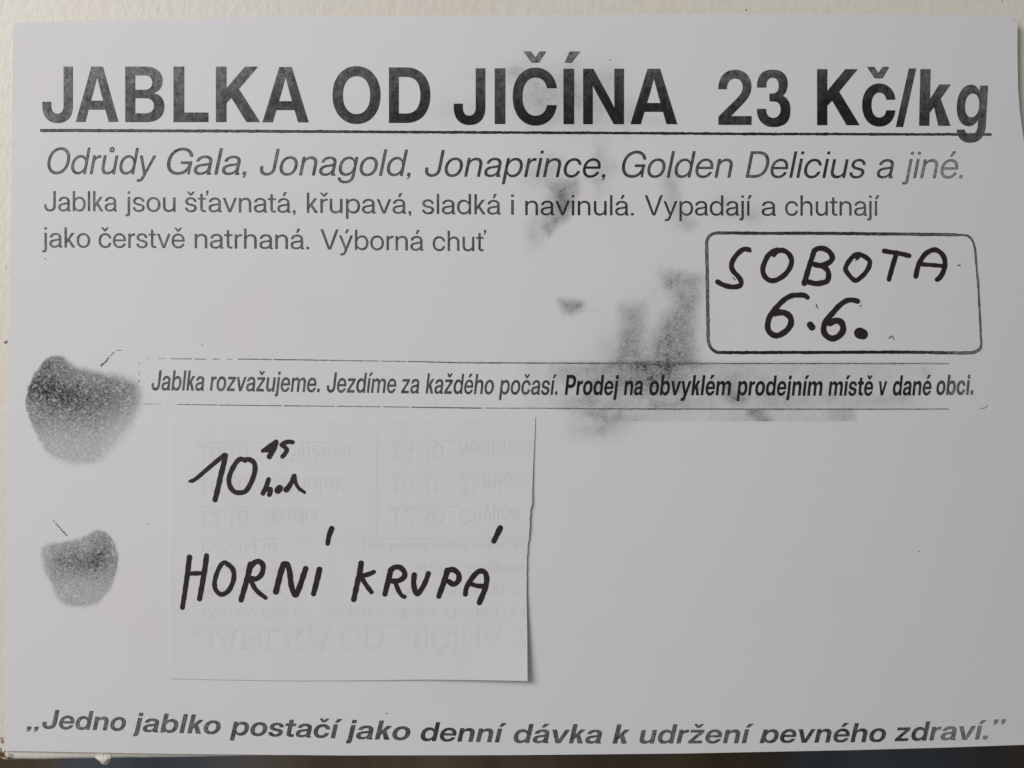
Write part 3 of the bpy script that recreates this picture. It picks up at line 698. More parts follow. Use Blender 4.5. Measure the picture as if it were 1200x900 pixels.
def cabinet():
    """cream painted metal cabinet top with a rounded, chipped front corner"""
    def P(px, py): return ((px - 600) * S, (450 - py) * S)
    A, B = P(-6, 892.2), P(1560, 866.5)
    Cc, Dd = P(1560, -330), P(-14, -330)
    r = 0.0035
    loop = []
    corners = [A, B, Cc, Dd]
    for i, c in enumerate(corners):                            # rounded rectangle, counter-clockwise
        p, q = Vector(corners[i - 1]), Vector(corners[(i + 1) % 4]); c = Vector(c)
        u, v = (p - c).normalized(), (q - c).normalized()
        a, b = c + u * r, c + v * r
        for t in (k / 6 for k in range(7)):
            loop.append((1 - t) ** 2 * a + 2 * t * (1 - t) * c + t * t * b)
    # subdivide the long sides
    L = []
    for i, p in enumerate(loop):
        q = loop[(i + 1) % len(loop)]
        m = max(1, int((q - p).length / 0.004))
        L += [p + (q - p) * k / m for k in range(m)]
    m = len(L)
    a = np.array([(p[0], p[1]) for p in L])
    t = np.roll(a, -1, 0) - np.roll(a, 1, 0); t /= np.linalg.norm(t, axis=1, keepdims=True)
    nin = np.stack([-t[:, 1], t[:, 0]], 1)
    wob = rng.normal(0, 0.00007, m)
    bev = 0.0016
    V = []; F = []
    rings = [(0.0, -ZT), (0.0, -0.03), (0.0, -bev)] + [(bev * (1 - math.cos(q)), -bev * (1 - math.sin(q))) for q in np.linspace(0.3, math.pi / 2, 5)] + [(0.004, 0.0), (0.009, 0.0)]
    for ins, z in rings:
        for i in range(m):
            p = a[i] + nin[i] * (ins + wob[i])
            V.append((p[0], p[1], ZT + z))
    for k in range(len(rings) - 1):
        for i in range(m):
            j = (i + 1) % m
            F.append((k * m + i, k * m + j, (k + 1) * m + j, (k + 1) * m + i))
    F.append(tuple(range((len(rings) - 1) * m, len(rings) * m)))
    W = np.array(V)
    rust = np.zeros(len(W))
    for px, py, rad, s in ((3, 884, 9, 1.15), (-1, 872, 11, 1.0), (9, 889, 7, .85), (1, 860, 6, .7), (130, 888, 6, .55), (1, 850, 5, .6), (1, 800, 4, .45), (0, 740, 4, .4), (66, 886, 3, .5), (155, 884, 3, .4)):
        x, y = P(px, py)
        d2 = (W[:, 0] - x) ** 2 + (W[:, 1] - y) ** 2
        rust = np.maximum(rust, s * np.exp(-d2 / (rad * S) ** 2))
    o = link_mesh('metal_cabinet', V, F, M_BOARD, attrs={'rust': rust})
    tag(o, 'cream painted metal cabinet top with chipped rusty corner beneath the papers', 'cabinet')
    # a lump of flaking paint hanging over the front edge
    bm = bmesh.new()
    bmesh.ops.create_icosphere(bm, subdivisions=4, radius=1.0)
    cx, cy = P(122, 886.0)
    rr = random.Random(3)
    ph = [rr.uniform(0, 6) for _ in range(6)]
    for v in bm.verts:
        c = v.co.copy()
        k = 1 + 0.17 * math.sin(3.1 * c.x + ph[0]) * math.sin(2.7 * c.y + ph[1]) + 0.12 * math.sin(6.3 * c.y + ph[2] + 2 * c.z) + 0.08 * math.sin(9 * c.x + ph[3]) * math.cos(8 * c.z + ph[4])
        v.co = Vector((cx + c.x * k * 10.0 * S, cy + c.y * k * 9.0 * S + c.x * 0.8 * S, ZT - 0.0006 + c.z * k * 0.0012))
    me = bpy.data.meshes.new('paint_flake'); bm.to_mesh(me); bm.free()
    me.materials.append(M_BOARD)
    f = bpy.data.objects.new('paint_flake', me); col.objects.link(f); f.parent = o
    return o


# ------------------------------------------------------------------ the papers
TOP = [(15, 29.5), (150, 27), (300, 25), (600, 23.5), (900, 23.0), (1193, 24.5)]
BOT = [(5, 880), (200, 883.4), (400, 885.3), (600, 884.9), (800, 883), (1000, 879), (1100, 876.3), (1215, 872.3)]
LEFT = [(0, 15.5), (300, 12), (600, 8), (880, 5)]
RIGHT = [(24, 1192.5), (60, 1192.3), (100, 1193), (130, 1195), (155, 1198.5), (180, 1202), (260, 1207), (500, 1212), (880, 1217)]


def poster_sheet():
    us = np.linspace(0, 1, 150); vs = np.linspace(0, 1, 110)
    Uu, Vv = np.meshgrid(us, vs)
    Y = np.zeros_like(Uu); X = np.zeros_like(Uu)
    Y = 25 + Vv * 858
    for _ in range(3):
        xl, xr = interp(Y, LEFT), interp(Y, RIGHT)
        X = xl + (xr - xl) * Uu
        Y = interp(X, TOP) + (interp(X, BOT) - interp(X, TOP)) * Vv
    o = sheet_mesh('paper_poster', X, Y, poster_z, M_PAPER, thick=.00012)
    return tag(o, 'large white printed poster with two grey apples and big black headline', 'poster')


def under_sheet():
    us = np.linspace(0, 1, 90); vs = np.linspace(0, 1, 60)
    Uu, Vv = np.meshgrid(us, vs)
    X = 17 + Uu * 1169.5 - Vv * 6
    Y = interp(X, [(15, 26.0), (300, 19.5), (600, 17.5), (900, 16.6), (1187, 17.2)]) + Vv * 846
    z = lambda a, b: poster_z(a, b) - 0.00055
    o = sheet_mesh('blank_sheet', X, Y, z, M_PAPER, thick=.00012)
    return tag(o, 'plain white sheet underneath the poster, a narrow strip showing along its top', 'paper sheet')


def seg_dist(px, py, poly):
    """signed distance to a closed polygon (negative inside)"""
    a = np.asarray(poly, float); b = np.roll(a, -1, 0)
    sh = px.shape; p = np.stack([px.ravel(), py.ravel()], 1)
    d = np.full(len(p), 1e9)
    for i in range(len(a)):
        e = b[i] - a[i]; t = np.clip(((p - a[i]) @ e) / (e @ e), 0, 1)
        d = np.minimum(d, np.linalg.norm(p - (a[i] + t[:, None] * e), axis=1))
    ins = winding(p, [poly]) != 0
    return np.where(ins, -d, d).reshape(sh)


def sstep(x):
    x = np.clip(x, 0, 1); return x * x * (3 - 2 * x)


def gauss(X, Y, cx, cy, rx, ry, s):
    return s * np.exp(-((X - cx) / rx) ** 2 - ((Y - cy) / ry) ** 2)


def vnoise(X, Y, sc, seed):
    """smooth value noise on pixels, 0..1"""
    r = np.random.default_rng(seed); T = r.random((256, 256))
    x, y = X / sc + 1000, Y / sc + 1000
    i, j = np.floor(x).astype(int), np.floor(y).astype(int)
    u, v = sstep(x - i), sstep(y - j)
    g = lambda a, b: T[a % 256, b % 256]
    return (g(i, j) * (1 - u) + g(i + 1, j) * u) * (1 - v) + (g(i, j + 1) * (1 - u) + g(i + 1, j + 1) * u) * v


def fbm(X, Y, sc, seed):
    return (vnoise(X, Y, sc, seed) + .5 * vnoise(X, Y, sc / 2.1, seed + 1) + .3 * vnoise(X, Y, sc / 4.3, seed + 2)) / 1.8


def zoomed(ox, oy, sc, pts): return [(ox + x / sc, oy + y / sc) for x, y in pts]


def blob(X, Y, poly, soft, s):
    return s * sstep(0.5 - seg_dist(X, Y, poly) / (2 * soft))


def smudge_density(X, Y):
    wx = X + (fbm(X, Y, 22, 5) - .5) * 16; wy = Y + (fbm(X, Y, 22, 15) - .5) * 16
    d = np.zeros_like(X)
    G = lambda *a: gauss(wx, wy, *a)
    # behind the headline
    for a in ((633, 112, 34, 30, .30), (672, 110, 12, 36, .26), (700, 118, 18, 34, .22), (735, 135, 12, 22, .20), (602, 84, 14, 10, .22),
              (525, 126, 20, 16, .10), (552, 128, 10, 14, .13), (768, 140, 20, 10, .10), (715, 92, 10, 14, .14), (652, 140, 30, 8, .1),
              (565, 90, 20, 10, .07)):
        d = d + G(*a)
    # under the variety line and over the description
    A = zoomed(600, 180, 5, [(200, 150), (250, 128), (372, 122), (378, 225), (338, 372), (290, 405), (215, 478), (150, 535), (92, 556), (88, 470), (98, 400), (130, 340), (200, 270), (225, 220)])
    core = zoomed(600, 180, 5, [(240, 210), (372, 150), (376, 225), (338, 372), (290, 405), (215, 478), (180, 440), (200, 380), (250, 330), (255, 270)])
    mix_ = X * .6 + wx * .4
    d = d + blob(mix_, wy, A, 8.0, .20) * (0.4 + 1.2 * fbm(X, Y, 12, 31)) + blob(mix_, Y * .6 + wy * .4, core, 8.0, .36) * (0.5 + fbm(X, Y, 14, 33))
    for a in ((632, 205, 16, 14, .16), (704, 205, 9, 28, .20), (716, 195, 8, 12, .14), (700, 182, 8, 14, .10), (645, 192, 14, 8, .2), (690, 212, 14, 5, .12)):
        d = d + G(*a)
    for a in ((783, 212, 9, 14, .20), (787, 232, 9, 18, .22), (796, 254, 10, 14, .22), (806, 264, 12, 8, .20), (850, 238, 14, 10, .16), (878, 250, 14, 10, .18), (858, 252, 22, 5, .10)):
        d = d + G(*a)
    # small torn patch
    T = zoomed(600, 300, 4.2875, [(235, 215), (300, 222), (358, 232), (352, 268), (300, 298), (258, 288)])
    d = d + blob(wx * .3 + X * .7, wy * .3 + Y * .7, T, 8, .56) + G(694, 362, 12, 6, .07)
    # two columns
    for a in ((742, 400, 42, 42, .10), (795, 380, 34, 66, .10), (716, 425, 40, 18, .10), (720, 492, 26, 14, .16), (690, 486, 18, 8, .12), (770, 447, 60, 18, .10), (655, 230, 26, 34, .08), (690, 120, 60, 40, .06)):
        d = d + G(*a)
    Lc = zoomed(600, 300, 4.2875, [(555, 245), (655, 225), (668, 320), (665, 420), (655, 540), (505, 540), (530, 440), (548, 330)])
    Rc = zoomed(600, 300, 4.2875, [(752, 90), (840, 85), (935, 100), (945, 190), (915, 300), (915, 420), (955, 540), (690, 540), (705, 440), (750, 350), (815, 250), (800, 180), (765, 150)])
    d = d + blob(wx * .4 + X * .6, wy, Lc, 12, .37) * (.65 + .7 * fbm(X, Y, 20, 41)) + blob(wx * .4 + X * .6, wy, Rc, 13, .44) * (.65 + .7 * fbm(X, Y, 20, 51))
    for a in ((800, 320, 3, 6, .18), (765, 345, 4, 6, .10), (708, 410, 9, 16, .10), (820, 330, 12, 8, .10)):
        d = d + G(*a)
    # dirt round the banner words
    band = sstep((Y - 421) / 5) * sstep((482 - Y) / 6)
    bx = interp(X, [(600, 0), (650, .16), (690, .28), (740, .32), (800, .32), (850, .2), (905, .22), (960, .17), (1000, .15), (1060, .10), (1095, .03), (1110, 0)])
    d = d + band * bx * (.35 + 1.2 * fbm(wx, wy, 16, 61))
    for a in ((700, 448, 14, 10, .22), (726, 448, 8, 12, .2), (775, 437, 26, 16, .32), (748, 450, 16, 14, .18), (660, 438, 16, 10, .12), (676, 470, 22, 7, .18),
              (864, 464, 16, 10, .30), (856, 450, 10, 12, .15), (1082, 438, 5, 6, .18), (1064, 466, 9, 7, .15), (1040, 470, 20, 6, .1),
              (965, 466, 30, 8, .1), (905, 468, 22, 8, .12)):
        d = d + G(*a)
    # below the banner, cut off straight by the copier
    low = sstep((Y - 478) / 2) * (lambda q: q * sstep((494.6 - Y) / 1.4) + (1 - q) * sstep((528 - Y) / 28))(sstep((X - 690) / 70))
    lx = interp(X, [(650, 0), (668, .10), (690, .20), (712, .36), (735, .20), (770, .16), (800, .12), (830, .12), (872, .16), (880, .42), (898, .42), (906, .22), (940, .13), (970, .16), (990, .30), (1000, .22), (1006, 0)])
    d = d + low * lx * (.2 + 1.5 * fbm(wx, Y, 11, 71))
    grain = fbm(X, Y, 7, 81)
    d = d * (.72 + .55 * grain)
    return np.clip(d, 0, 1)


APPLE_A = zoomed(20, 400, 5.625, [(240, 96), (300, 108), (345, 150), (400, 178), (480, 198), (560, 220), (640, 238), (720, 258), (780, 285), (798, 340), (792, 400),
                                  (772, 470), (738, 540), (695, 620), (635, 695), (570, 752), (500, 788), (400, 797), (310, 787), (240, 757), (190, 712), (150, 650),
                                  (110, 570), (80, 500), (64, 430), (62, 360), (75, 300), (100, 240), (140, 180), (190, 122)])
APPLE_B = zoomed(40, 600, 7.5, [(560, 163), (620, 178), (670, 222), (706, 280), (731, 360), (737, 430), (722, 520), (692, 610), (652, 690), (600, 762), (540, 807),
                                (440, 828), (340, 822), (260, 802), (210, 752), (180, 680), (148, 600), (108, 540), (83, 470), (73, 390), (78, 320), (110, 293),
                                (200, 283), (300, 263), (400, 238), (470, 213), (510, 183)])


def apple_a(X, Y):
    s = seg_dist(X + (vnoise(X, Y, 5, 97) - .5) * 2.4, Y + (vnoise(X, Y, 5, 98) - .5) * 2.4, APPLE_A)
    soft = interp(X, [(30, 2.6), (70, 5), (110, 11), (150, 17)]) + np.clip((Y - 490) / 40, 0, 1.5) * 3
    m = sstep(0.65 - s / soft)
    d = .49 + gauss(X, Y, 50, 455, 24, 22, .27) + gauss(X, Y, 82, 466, 26, 22, .22) + gauss(X, Y, 125, 466, 26, 22, .16) + gauss(X, Y, 60, 425, 22, 14, .08)
    d = d - .20 * sstep((Y - 485) / 45) - .16 * sstep((X - 110) / 40) * sstep((Y - 455) / 50)
    d = 1.22 * d * (.88 + .24 * fbm(X, Y, 6, 91))
    # pale speckles where toner did not take
    sp = vnoise(X, Y, 2.4, 95)
    return np.clip(m * d * (1 - .42 * sstep((sp - .70) / .2)), 0, 1)


def apple_b(X, Y):
    s = seg_dist(X + (vnoise(X, Y, 5, 107) - .5) * 2, Y + (vnoise(X, Y, 5, 108) - .5) * 2, APPLE_B)
    soft = interp(X, [(50, 7), (90, 6), (138, 3)]) + np.clip((Y - 690) / 20, 0, 1) * 1.0
    m = sstep(0.65 - s / soft)
    d = .43 + gauss(X, Y, 105, 658, 18, 14, .20) + gauss(X, Y, 122, 648, 14, 20, .18) + gauss(X, Y, 78, 657, 18, 12, .18)
    d = d - .08 * sstep((Y - 670) / 25) - .1 * sstep((62 - X) / 10)
    d = 1.2 * d * (.88 + .24 * fbm(X, Y, 6, 101))
    sp = vnoise(X, Y, 2.4, 105)
    return np.clip(m * d * (1 - .42 * sstep((sp - .72) / .2)), 0, 1)


def lifted(zf, e): return lambda a, b: zf(a, b) + e


def W(pts, k=.72): return lambda x, y: k * float(np.interp(x, [p[0] for p in pts], [p[1] for p in pts]))


def print_poster(poster):
    # toner dirt and the two apples: shaded patches lying on the sheet
    xs = np.arange(500, 1116, 1.5); ys = np.arange(52, 532, 1.5)
    grid_mesh('toner_smudge', xs, ys, lifted(poster_z, .000008), M_PAPER, poster, smudge_density, lambda a, b: smudge_density(a, b) > .004)
    a = grid_mesh('apple_print', np.arange(26, 170, .9), np.arange(412, 548, .9), lifted(poster_z, .000008), M_PAPER, poster, apple_a, lambda x, y: apple_a(x, y) > .004)
    a['label'] = 'big coarse grey apple with its stem leaning right'
    b = grid_mesh('apple_print', np.arange(46, 144, .9), np.arange(616, 716, .9), lifted(poster_z, .000008), M_PAPER, poster, apple_b, lambda x, y: apple_b(x, y) > .004)
    b['label'] = 'small coarse grey apple with its stem leaning left'
    p = Print(poster_z, W([(0, .85), (1200, .85)]))
    p.line(zoomed(20, 400, 5.625, [(550, 164), (578, 140), (607, 104)]), 2.0, step=1.5, rough=.25)
    p.line(zoomed(20, 400, 5.625, [(612, 96), (642, 68)]), 1.0, step=1.5, rough=.2, wear=lambda x, y: 1.1)
    p.line(zoomed(20, 400, 5.625, [(652, 59), (692, 60)]), .7, step=2, wear=lambda x, y: .6)
    p.build('apple_stem', M_TONER, a)
    p = Print(poster_z, W([(0, .8), (1200, .8)]))
    p.line(zoomed(40, 600, 7.5, [(188, 96), (240, 158), (292, 212)]), 1.3, step=1.5, rough=.15)
    p.line(zoomed(40, 600, 7.5, [(168, 74), (178, 86)]), 1.3, step=1, wear=lambda x, y: .9)
    p.build('apple_stem', M_TONER, b)

    # headline
    hx = [(45, .62), (90, .54), (190, .42), (260, .42), (330, .36), (400, .26), (470, .16), (545, .08), (585, .20), (620, .07), (665, .02), (700, .02), (745, .10), (790, .12),
          (845, .22), (885, .22), (930, .10), (970, .04), (1020, .06), (1055, .16), (1080, .22), (1110, .28), (1140, .36), (1158, .46)]

    def hw(x, y):
        w = np.interp(x, [q[0] for q in hx], [q[1] for q in hx])
        if y < 76.5: return .52 if x < 900 else .40
        w = w + .16 * np.clip((104 - y) / 24, 0, 1) - .10 * np.clip((y - 112) / 20, 0, 1) - (.16 * math.exp(-((y - 117) / 9) ** 2) if x < 380 else 0)
        if 1010 < x < 1045 and y < 93: w = .42
        return .88 * float(np.clip(w, 0, 1))
    h = Print(poster_z, hw, edge=.72)
    WT = .95
    h.fit('J', 49.7, 85.3, 78, 144.2, WT); h.fit('A', 88.8, 138.7, 78, 142.8, WT); h.fit('B', 146.7, 192.5, 78, 143, WT)
    h.fit('L', 203.3, 244.2, 78, 143, WT); h.fit('K', 253, 304.7, 78, 143, WT); h.fit('A', 307.5, 361.7, 78.5, 143.3, WT)
    h.fit('O', 389.7, 445.8, 77.5, 145.3, WT); h.fit('D', 455.8, 504.2, 79, 144, WT)
    h.fit('J', 531.7, 568.7, 80, 146.5, WT); h.fit('I', 579.7, 592.2, 80, 145.3, WT)
    h.fit('C', 600.8, 652.5, 79.2, 147.2, WT)
    h.add([[(613.3, 60.2), (622.3, 60.2), (627.3, 67.0), (632.5, 60.2), (640.2, 60.2), (631.8, 73.4), (622.8, 73.4)]], .5)
    h.fit('I', 660.3, 672.8, 80.5, 145.5, WT)
    h.add([[(661.7, 73.5), (667.3, 60.3), (680.2, 60.3), (669.8, 73.5)]], .5)
    h.fit('N', 683.3, 731.2, 80.5, 145.5, WT); h.fit('A', 738.7, 793.7, 80.5, 145.5, WT)
    h.fit('2', 841.7, 880.8, 81.7, 146.3, WT); 
    three = [[(342, 315), (346, 270), (366, 225), (402, 198), (452, 190), (505, 198), (543, 230), (558, 275), (555, 320), (545, 348), (526, 372)],
             [(526, 372), (555, 396), (574, 435), (577, 482), (569, 532), (541, 570), (500, 588), (455, 593), (405, 583), (365, 550), (346, 507), (342, 465)],
             [(406, 465), (411, 496), (427, 519), (456, 529), (485, 520), (504, 496), (508, 465), (500, 434), (478, 416), (430, 412)],
             [(430, 358), (466, 355), (488, 338), (495, 305), (490, 272), (475, 252), (450, 246), (426, 255), (411, 280), (408, 315)]]
    h.add([[tuple(p) for r in three for p in smooth_path(zoomed(830, 50, 6, r), 1.0)]], .5)
    h.fit('K', 957.5, 1007.5, 81, 146.7, WT); h.fit('c', 1010.3, 1049.2, 97.8, 148.3, WT)
    h.add([[(1016, 78.3), (1024.6, 78.3), (1029.4, 85.2), (1034.4, 78.3), (1042, 78.3), (1034.6, 91.7), (1024.8, 91.7)]], .5)
    h.add([[(1065, 80.2), (1073.7, 80.2), (1058.3, 148.8), (1049.7, 148.8)]], .5)
    h.fit('k', 1077, 1115.5, 81, 147.3, WT, lean=-1.6); h.fit('g', 1118.7, 1158, 99.2, 167.2, WT, lean=-4)
    h.build('headline_text', M_TONER, poster)
    r = Print(poster_z, W([(40, .45), (300, .36), (420, .2), (600, .05), (900, .05), (1080, .12), (1165, .45)]), edge=.5, lift=.00004)
    r.line([(47, 152.8), (200, 153.3), (380, 154.2), (520, 155), (740, 155.9), (860, 156.8), (1000, 157.2), (1162, 157.6)],
           lambda x, y: np.interp(x, [47, 400, 600, 1162], [3.7, 3.2, 3.1, 3.0]), rib=.7, step=3, rough=.18)
    r.build('headline_underline', M_TONER, poster)

    # varieties, slanted
    v = Print(poster_z, W([(50, .58), (180, .52), (300, .50), (400, .44), (480, .38), (540, .22), (640, .14), (690, .04), (712, .06), (735, .24), (860, .34), (880, .46), (925, .16), (965, .10),
                           (1015, .20), (1045, .34), (1062, .78), (1130, .98)], .92), edge=.42)
    for t, x0, x1, b0, b1 in (('Odrůdy', 55.5, 183, 203.8, 204.2), ('Gala,', 195.5, 288.7, 204.3, 204.8), ('Jonagold,', 304.5, 481.2, 205.2, 206.2),
                              ('Jonaprince,', 498, 709.5, 206.7, 207.9), ('Golden', 728.7, 858.7, 207.9, 208.2), ('Delicius', 873.7, 1014.2, 208.2, 208.6),
                              ('a', 1027.5, 1047.5, 208.7, 208.7), ('jiné.', 1057, 1128.2, 208.7, 208.8)):
        v.word(t, x0, x1, b0, b1, 31, .20, .20)
    v.build('variety_text', M_TONER, poster)

    # description, upright
    t_ = Print(poster_z, W([(45, .60), (200, .55), (350, .46), (480, .38), (590, .30), (640, .08), (680, .08), (740, .20), (790, .16), (880, .16), (960, .26), (1031, .40)], .92), edge=.45)
    for t, x0, x1, b0, b1 in (('Jablka', 51.7, 137, 247.4, 247.6), ('jsou', 147, 205.5, 247.8, 248.1), ('šťavnatá,', 216.7, 346, 248.2, 249.2), ('křupavá,', 359.5, 481.7, 249.4, 250.4),
                              ('sladká', 494.5, 586.7, 250.6, 251.3), ('i', 599, 602, 251.5, 251.5), ('navinulá.', 615.5, 742.5, 252, 252.4), ('Vypadají', 755.5, 881, 252.3, 252.6),
                              ('a', 892.5, 909.5, 252.8, 252.8), ('chutnají', 920, 1030.5, 252.6, 252.7)):
        t_.word(t, x0, x1, b0, b1, 23.6, .22, 0)
    t_.build('description_text', M_TONER, poster)
    t_ = Print(poster_z, W([(45, .60), (200, .55), (350, .46), (480, .40), (570, .34)], .92), edge=.45)
    for t, x0, x1, b0, b1 in (('jako', 49.5, 105.5, 289.9, 290.1), ('čerstvě', 115.5, 216.2, 290.2, 290.7), ('natrhaná.', 228, 362, 290.8, 292), ('Výborná', 375.5, 496.2, 292.3, 293.6), ('chuť', 507, 569.5, 293.8, 294.4)):
        t_.word(t, x0, x1, b0, b1, 23.6, .22, 0)
    t_.build('description_text', M_TONER, poster)

    # banner
    bnr = Print(poster_z, W([(175, .54), (240, .50), (330, .40), (380, .34), (470, .38), (540, .26), (600, .32), (650, .18), (665, .0), (960, .0), (1030, .05), (1060, .02), (1085, .14), (1098, .22), (1120, .50), (1141, .62)], .8), edge=.5)
    for t, x0, x1, b0, b1 in (('Jablka', 177.5, 239.2, 457.3, 457.8), ('rozvažujeme.', 245.8, 374.6, 457.9, 459.6), ('Jezdíme', 383, 464.2, 459.8, 460.6), ('za', 470, 491.2, 460.8, 461),
                              ('každého', 498.7, 578.7, 461.1, 462), ('počasí.', 584.6, 653.3, 462.1, 462.7), ('Prodej', 661.7, 725.2, 462.8, 463.1), ('na', 731, 753.3, 463, 463.1),
                              ('obvyklém', 760.8, 856.7, 463.1, 463.3), ('prodejním', 863, 964, 463.4, 463.7), ('místě', 970.6, 1023.1, 463.7, 463.7), ('v', 1030, 1039.8, 463.5, 463.5),
                              ('dané', 1046.2, 1091.5, 463.4, 463.2), ('obci.', 1097.3, 1140.8, 462.9, 462.5)):
        bnr.word(t, x0, x1, b0, b1, 23.6, .64 if x0 < 655 else 1.0, .17, rib=.36)
    bnr.build('banner_text', M_TONER, poster)
    bw = W([(160, .62), (250, .42), (330, .35), (420, .5), (560, .48), (640, .58), (760, .54), (900, .56), (1000, .66), (1060, .9), (1110, 1.3)], .95)
    bb = Print(poster_z, bw, lift=.00004)
    tops = [(172, 420.2), (250, 420.8), (300, 421), (400, 422.4), (500, 424), (535, 425), (600, 425.3), (700, 425.8), (800, 426), (1000, 426), (1112, 426)]
    bots = [(168, 473.2), (210, 474), (300, 475.2), (400, 476.1), (500, 477.4), (560, 478.2), (640, 478.4), (700, 479), (800, 479.3), (1000, 479.5), (1112, 479.3)]

    def part_line(path, a, b, w):
        n_ = max(2, int((b - a) / 8))
        bb.line([(x, float(interp(x, path))) for x in np.linspace(a, b, n_)], w, step=3, rough=.10)
    for a, b, w in ((172, 176, .5), (185, 194, .5), (200, 225, .9), (228, 242, .8), (249, 257, .9), (266, 272, .6), (279, 318, 1.0), (320, 384, 1.1), (385, 444, .95), (446, 476, .8), (478, 545, 1.35), (545, 1112, 1.5)):
        part_line(tops, a, b, w)
    bb.build('banner_line', M_TONER, poster)
    bb = Print(poster_z, bw, lift=.00004)
    for a, b, w in ((168, 187, .5), (195, 198, .5), (208, 255, .9), (257, 330, .9), (333, 392, 1.0), (395, 446, .85), (449, 480, .9), (482, 565, 1.3), (568, 596, .7), (596, 650, 1.0), (650, 1112, 1.5)):
        part_line(bots, a, b, w)
    bb.build('banner_line', M_TONER, poster)
    bb = Print(poster_z, bw, lift=.00004)
    bb.line([(1148, 478.5), (1154, 478.2), (1158, 475)], .8, step=1.5, wear=lambda x, y: .7)
    bb.build('banner_corner', M_TONER, poster)
    bb = Print(poster_z, bw, lift=.00004)
    for y in (425, 435, 438, 445, 446.5, 453): bb.line([(162.6, y), (162.9, y + 1.4)], 1.0, step=1, wear=lambda x, y: .82)
    bb.build('banner_edge', M_TONER, poster)
    for x, y in ((236.5, 404), (53, 303), (173, 613.5), (1077, 646), (715, 70), (453, 836)):
        bb = Print(poster_z, bw, lift=.00004)
        bb.line([(x - 1.3, y), (x + 1.3, y + .5)], .9, step=1, wear=lambda x, y: .68)
        bb.build('toner_speck', M_TONER, poster)

    # motto along the bottom edge
    m = Print(poster_z, W([(30, .58), (150, .52), (260, .46), (330, .36), (420, .30), (470, .36), (500, .16), (540, .22), (590, .36), (640, .42), (720, .40), (760, .52), (850, .46), (890, .34), (930, .22), (1000, .24),
                           (1050, .20), (1080, .28), (1092, .50), (1104, .74), (1140, .80), (1165, .95), (1180, 1.05)], .84), edge=.42)
    for t, x0, x1, b0, b1 in (('„', 30.8, 45.4, 854.6, 854.8), ('Jedno', 49.6, 147.5, 853.9, 856.6), ('jablko', 155.8, 258.5, 857.3, 860.6), ('postačí', 269.2, 401.7, 861.4, 865.4),
                              ('jako', 405.2, 480.8, 865.8, 867.5), ('denní', 493, 594.2, 868.3, 870.1), ('dávka', 601.9, 705.4, 870.6, 871.3), ('k', 717.7, 738, 871.4, 871.4),
                              ('udržení', 749.4, 883.7, 871.3, 870.9), ('pevného', 890, 1038.3, 870.9, 869.5), ('zdraví.', 1048.3, 1157.7, 868.6, 866.4), ('”', 1164, 1179.2, 864.5, 864)):
        m.word(t, x0, x1, b0, b1, 22.4, .84, .19, rib=.5, nodesc=(t == 'pevného'))
    m.build('motto_text', M_TONER, poster)

    # rounded frame round the date
    f = Print(poster_z, lambda x, y: float(np.clip(np.interp(x, [828, 845, 860, 1000, 1070, 1130, 1150], [.46, .30, .12, .10, .30, .50, .62]) - (.22 if y > 408 and x < 1110 else 0), 0, 1)), edge=.35, lift=.00004)
    loop = zoomed(820, 270, 6, [(120, 17), (85, 26), (62, 45), (50, 75), (49, 120), (52, 300), (55, 480), (58, 640), (60, 760), (66, 800), (84, 832), (118, 856), (160, 859), (500, 858), (900, 858)]) + \
        zoomed(960, 270, 6, [(200, 857), (480, 856), (700, 857), (920, 861), (1040, 861), (1095, 855), (1125, 838), (1140, 805), (1136, 740), (1128, 560), (1118, 380), (1106, 250), (1095, 130), (1080, 75), (1050, 42), (1000, 32), (700, 27), (400, 24), (0, 20)]) + \
        zoomed(820, 270, 6, [(700, 20), (400, 20), (120, 17)])
    lp = [tuple(q) for q in smooth_path(loop, 3)]
    f.line(lp, lambda x, y: 3.7 if (y > 405 or y < 280 and x < 1120) else (3.9 if x < 900 else 2.5), rib=.9, step=3, rough=.16)
    f.build('date_frame', M_TONER, poster)

    # SOBOTA 6.6. in marker
    k = Print(poster_z, None, lift=.00006)
    a = (820, 270, 6); b = (960, 270, 6)
    pen(k, *a, [((17, 17), [(345, 136), (325, 131), (300, 136), (265, 165), (236, 205), (223, 245), (233, 283), (265, 318), (288, 350), (289, 380), (268, 394), (220, 397), (165, 383), (126, 362)]), ((10, 3), [(348, 140), (364, 152)])])
    pen(k, *a, [(17, [(520, 170), (540, 150), (575, 139), (615, 155), (641, 190), (644, 235), (620, 285), (580, 325), (530, 351), (490, 350), (456, 322), (443, 275), (456, 225), (480, 178), (510, 150), (545, 138)]), (13, [(508, 168), (522, 172)])])
    pen(k, *a, [((17, 19), [(805, 140), (782, 215), (760, 285), (735, 372)]), (18, [(805, 142), (830, 128), (865, 126), (905, 145), (931, 182), (924, 212), (890, 236), (845, 246), (810, 240)]), (18, [(850, 246), (882, 262), (903, 292), (905, 330), (893, 358), (850, 370), (815, 374), (762, 362)])])
    pen(k, *b, [(16, [(268, 190), (285, 170), (325, 187), (355, 217), (350, 255), (325, 297), (290, 332), (255, 352), (220, 326), (186, 280), (189, 252), (214, 210), (248, 175), (285, 167)])])
    pen(k, *b, [(16, [(458, 145), (500, 152), (560, 161), (633, 178)]), ((17, 16), [(542, 165), (522, 230), (502, 300), (490, 345)])])
    pen(k, *b, [(17, [(679, 323), (690, 270), (706, 225), (740, 172), (780, 144), (820, 137), (858, 160), (881, 200), (883, 250), (868, 300), (847, 332), (828, 346)]), (14, [(718, 238), (790, 243), (872, 250)])])
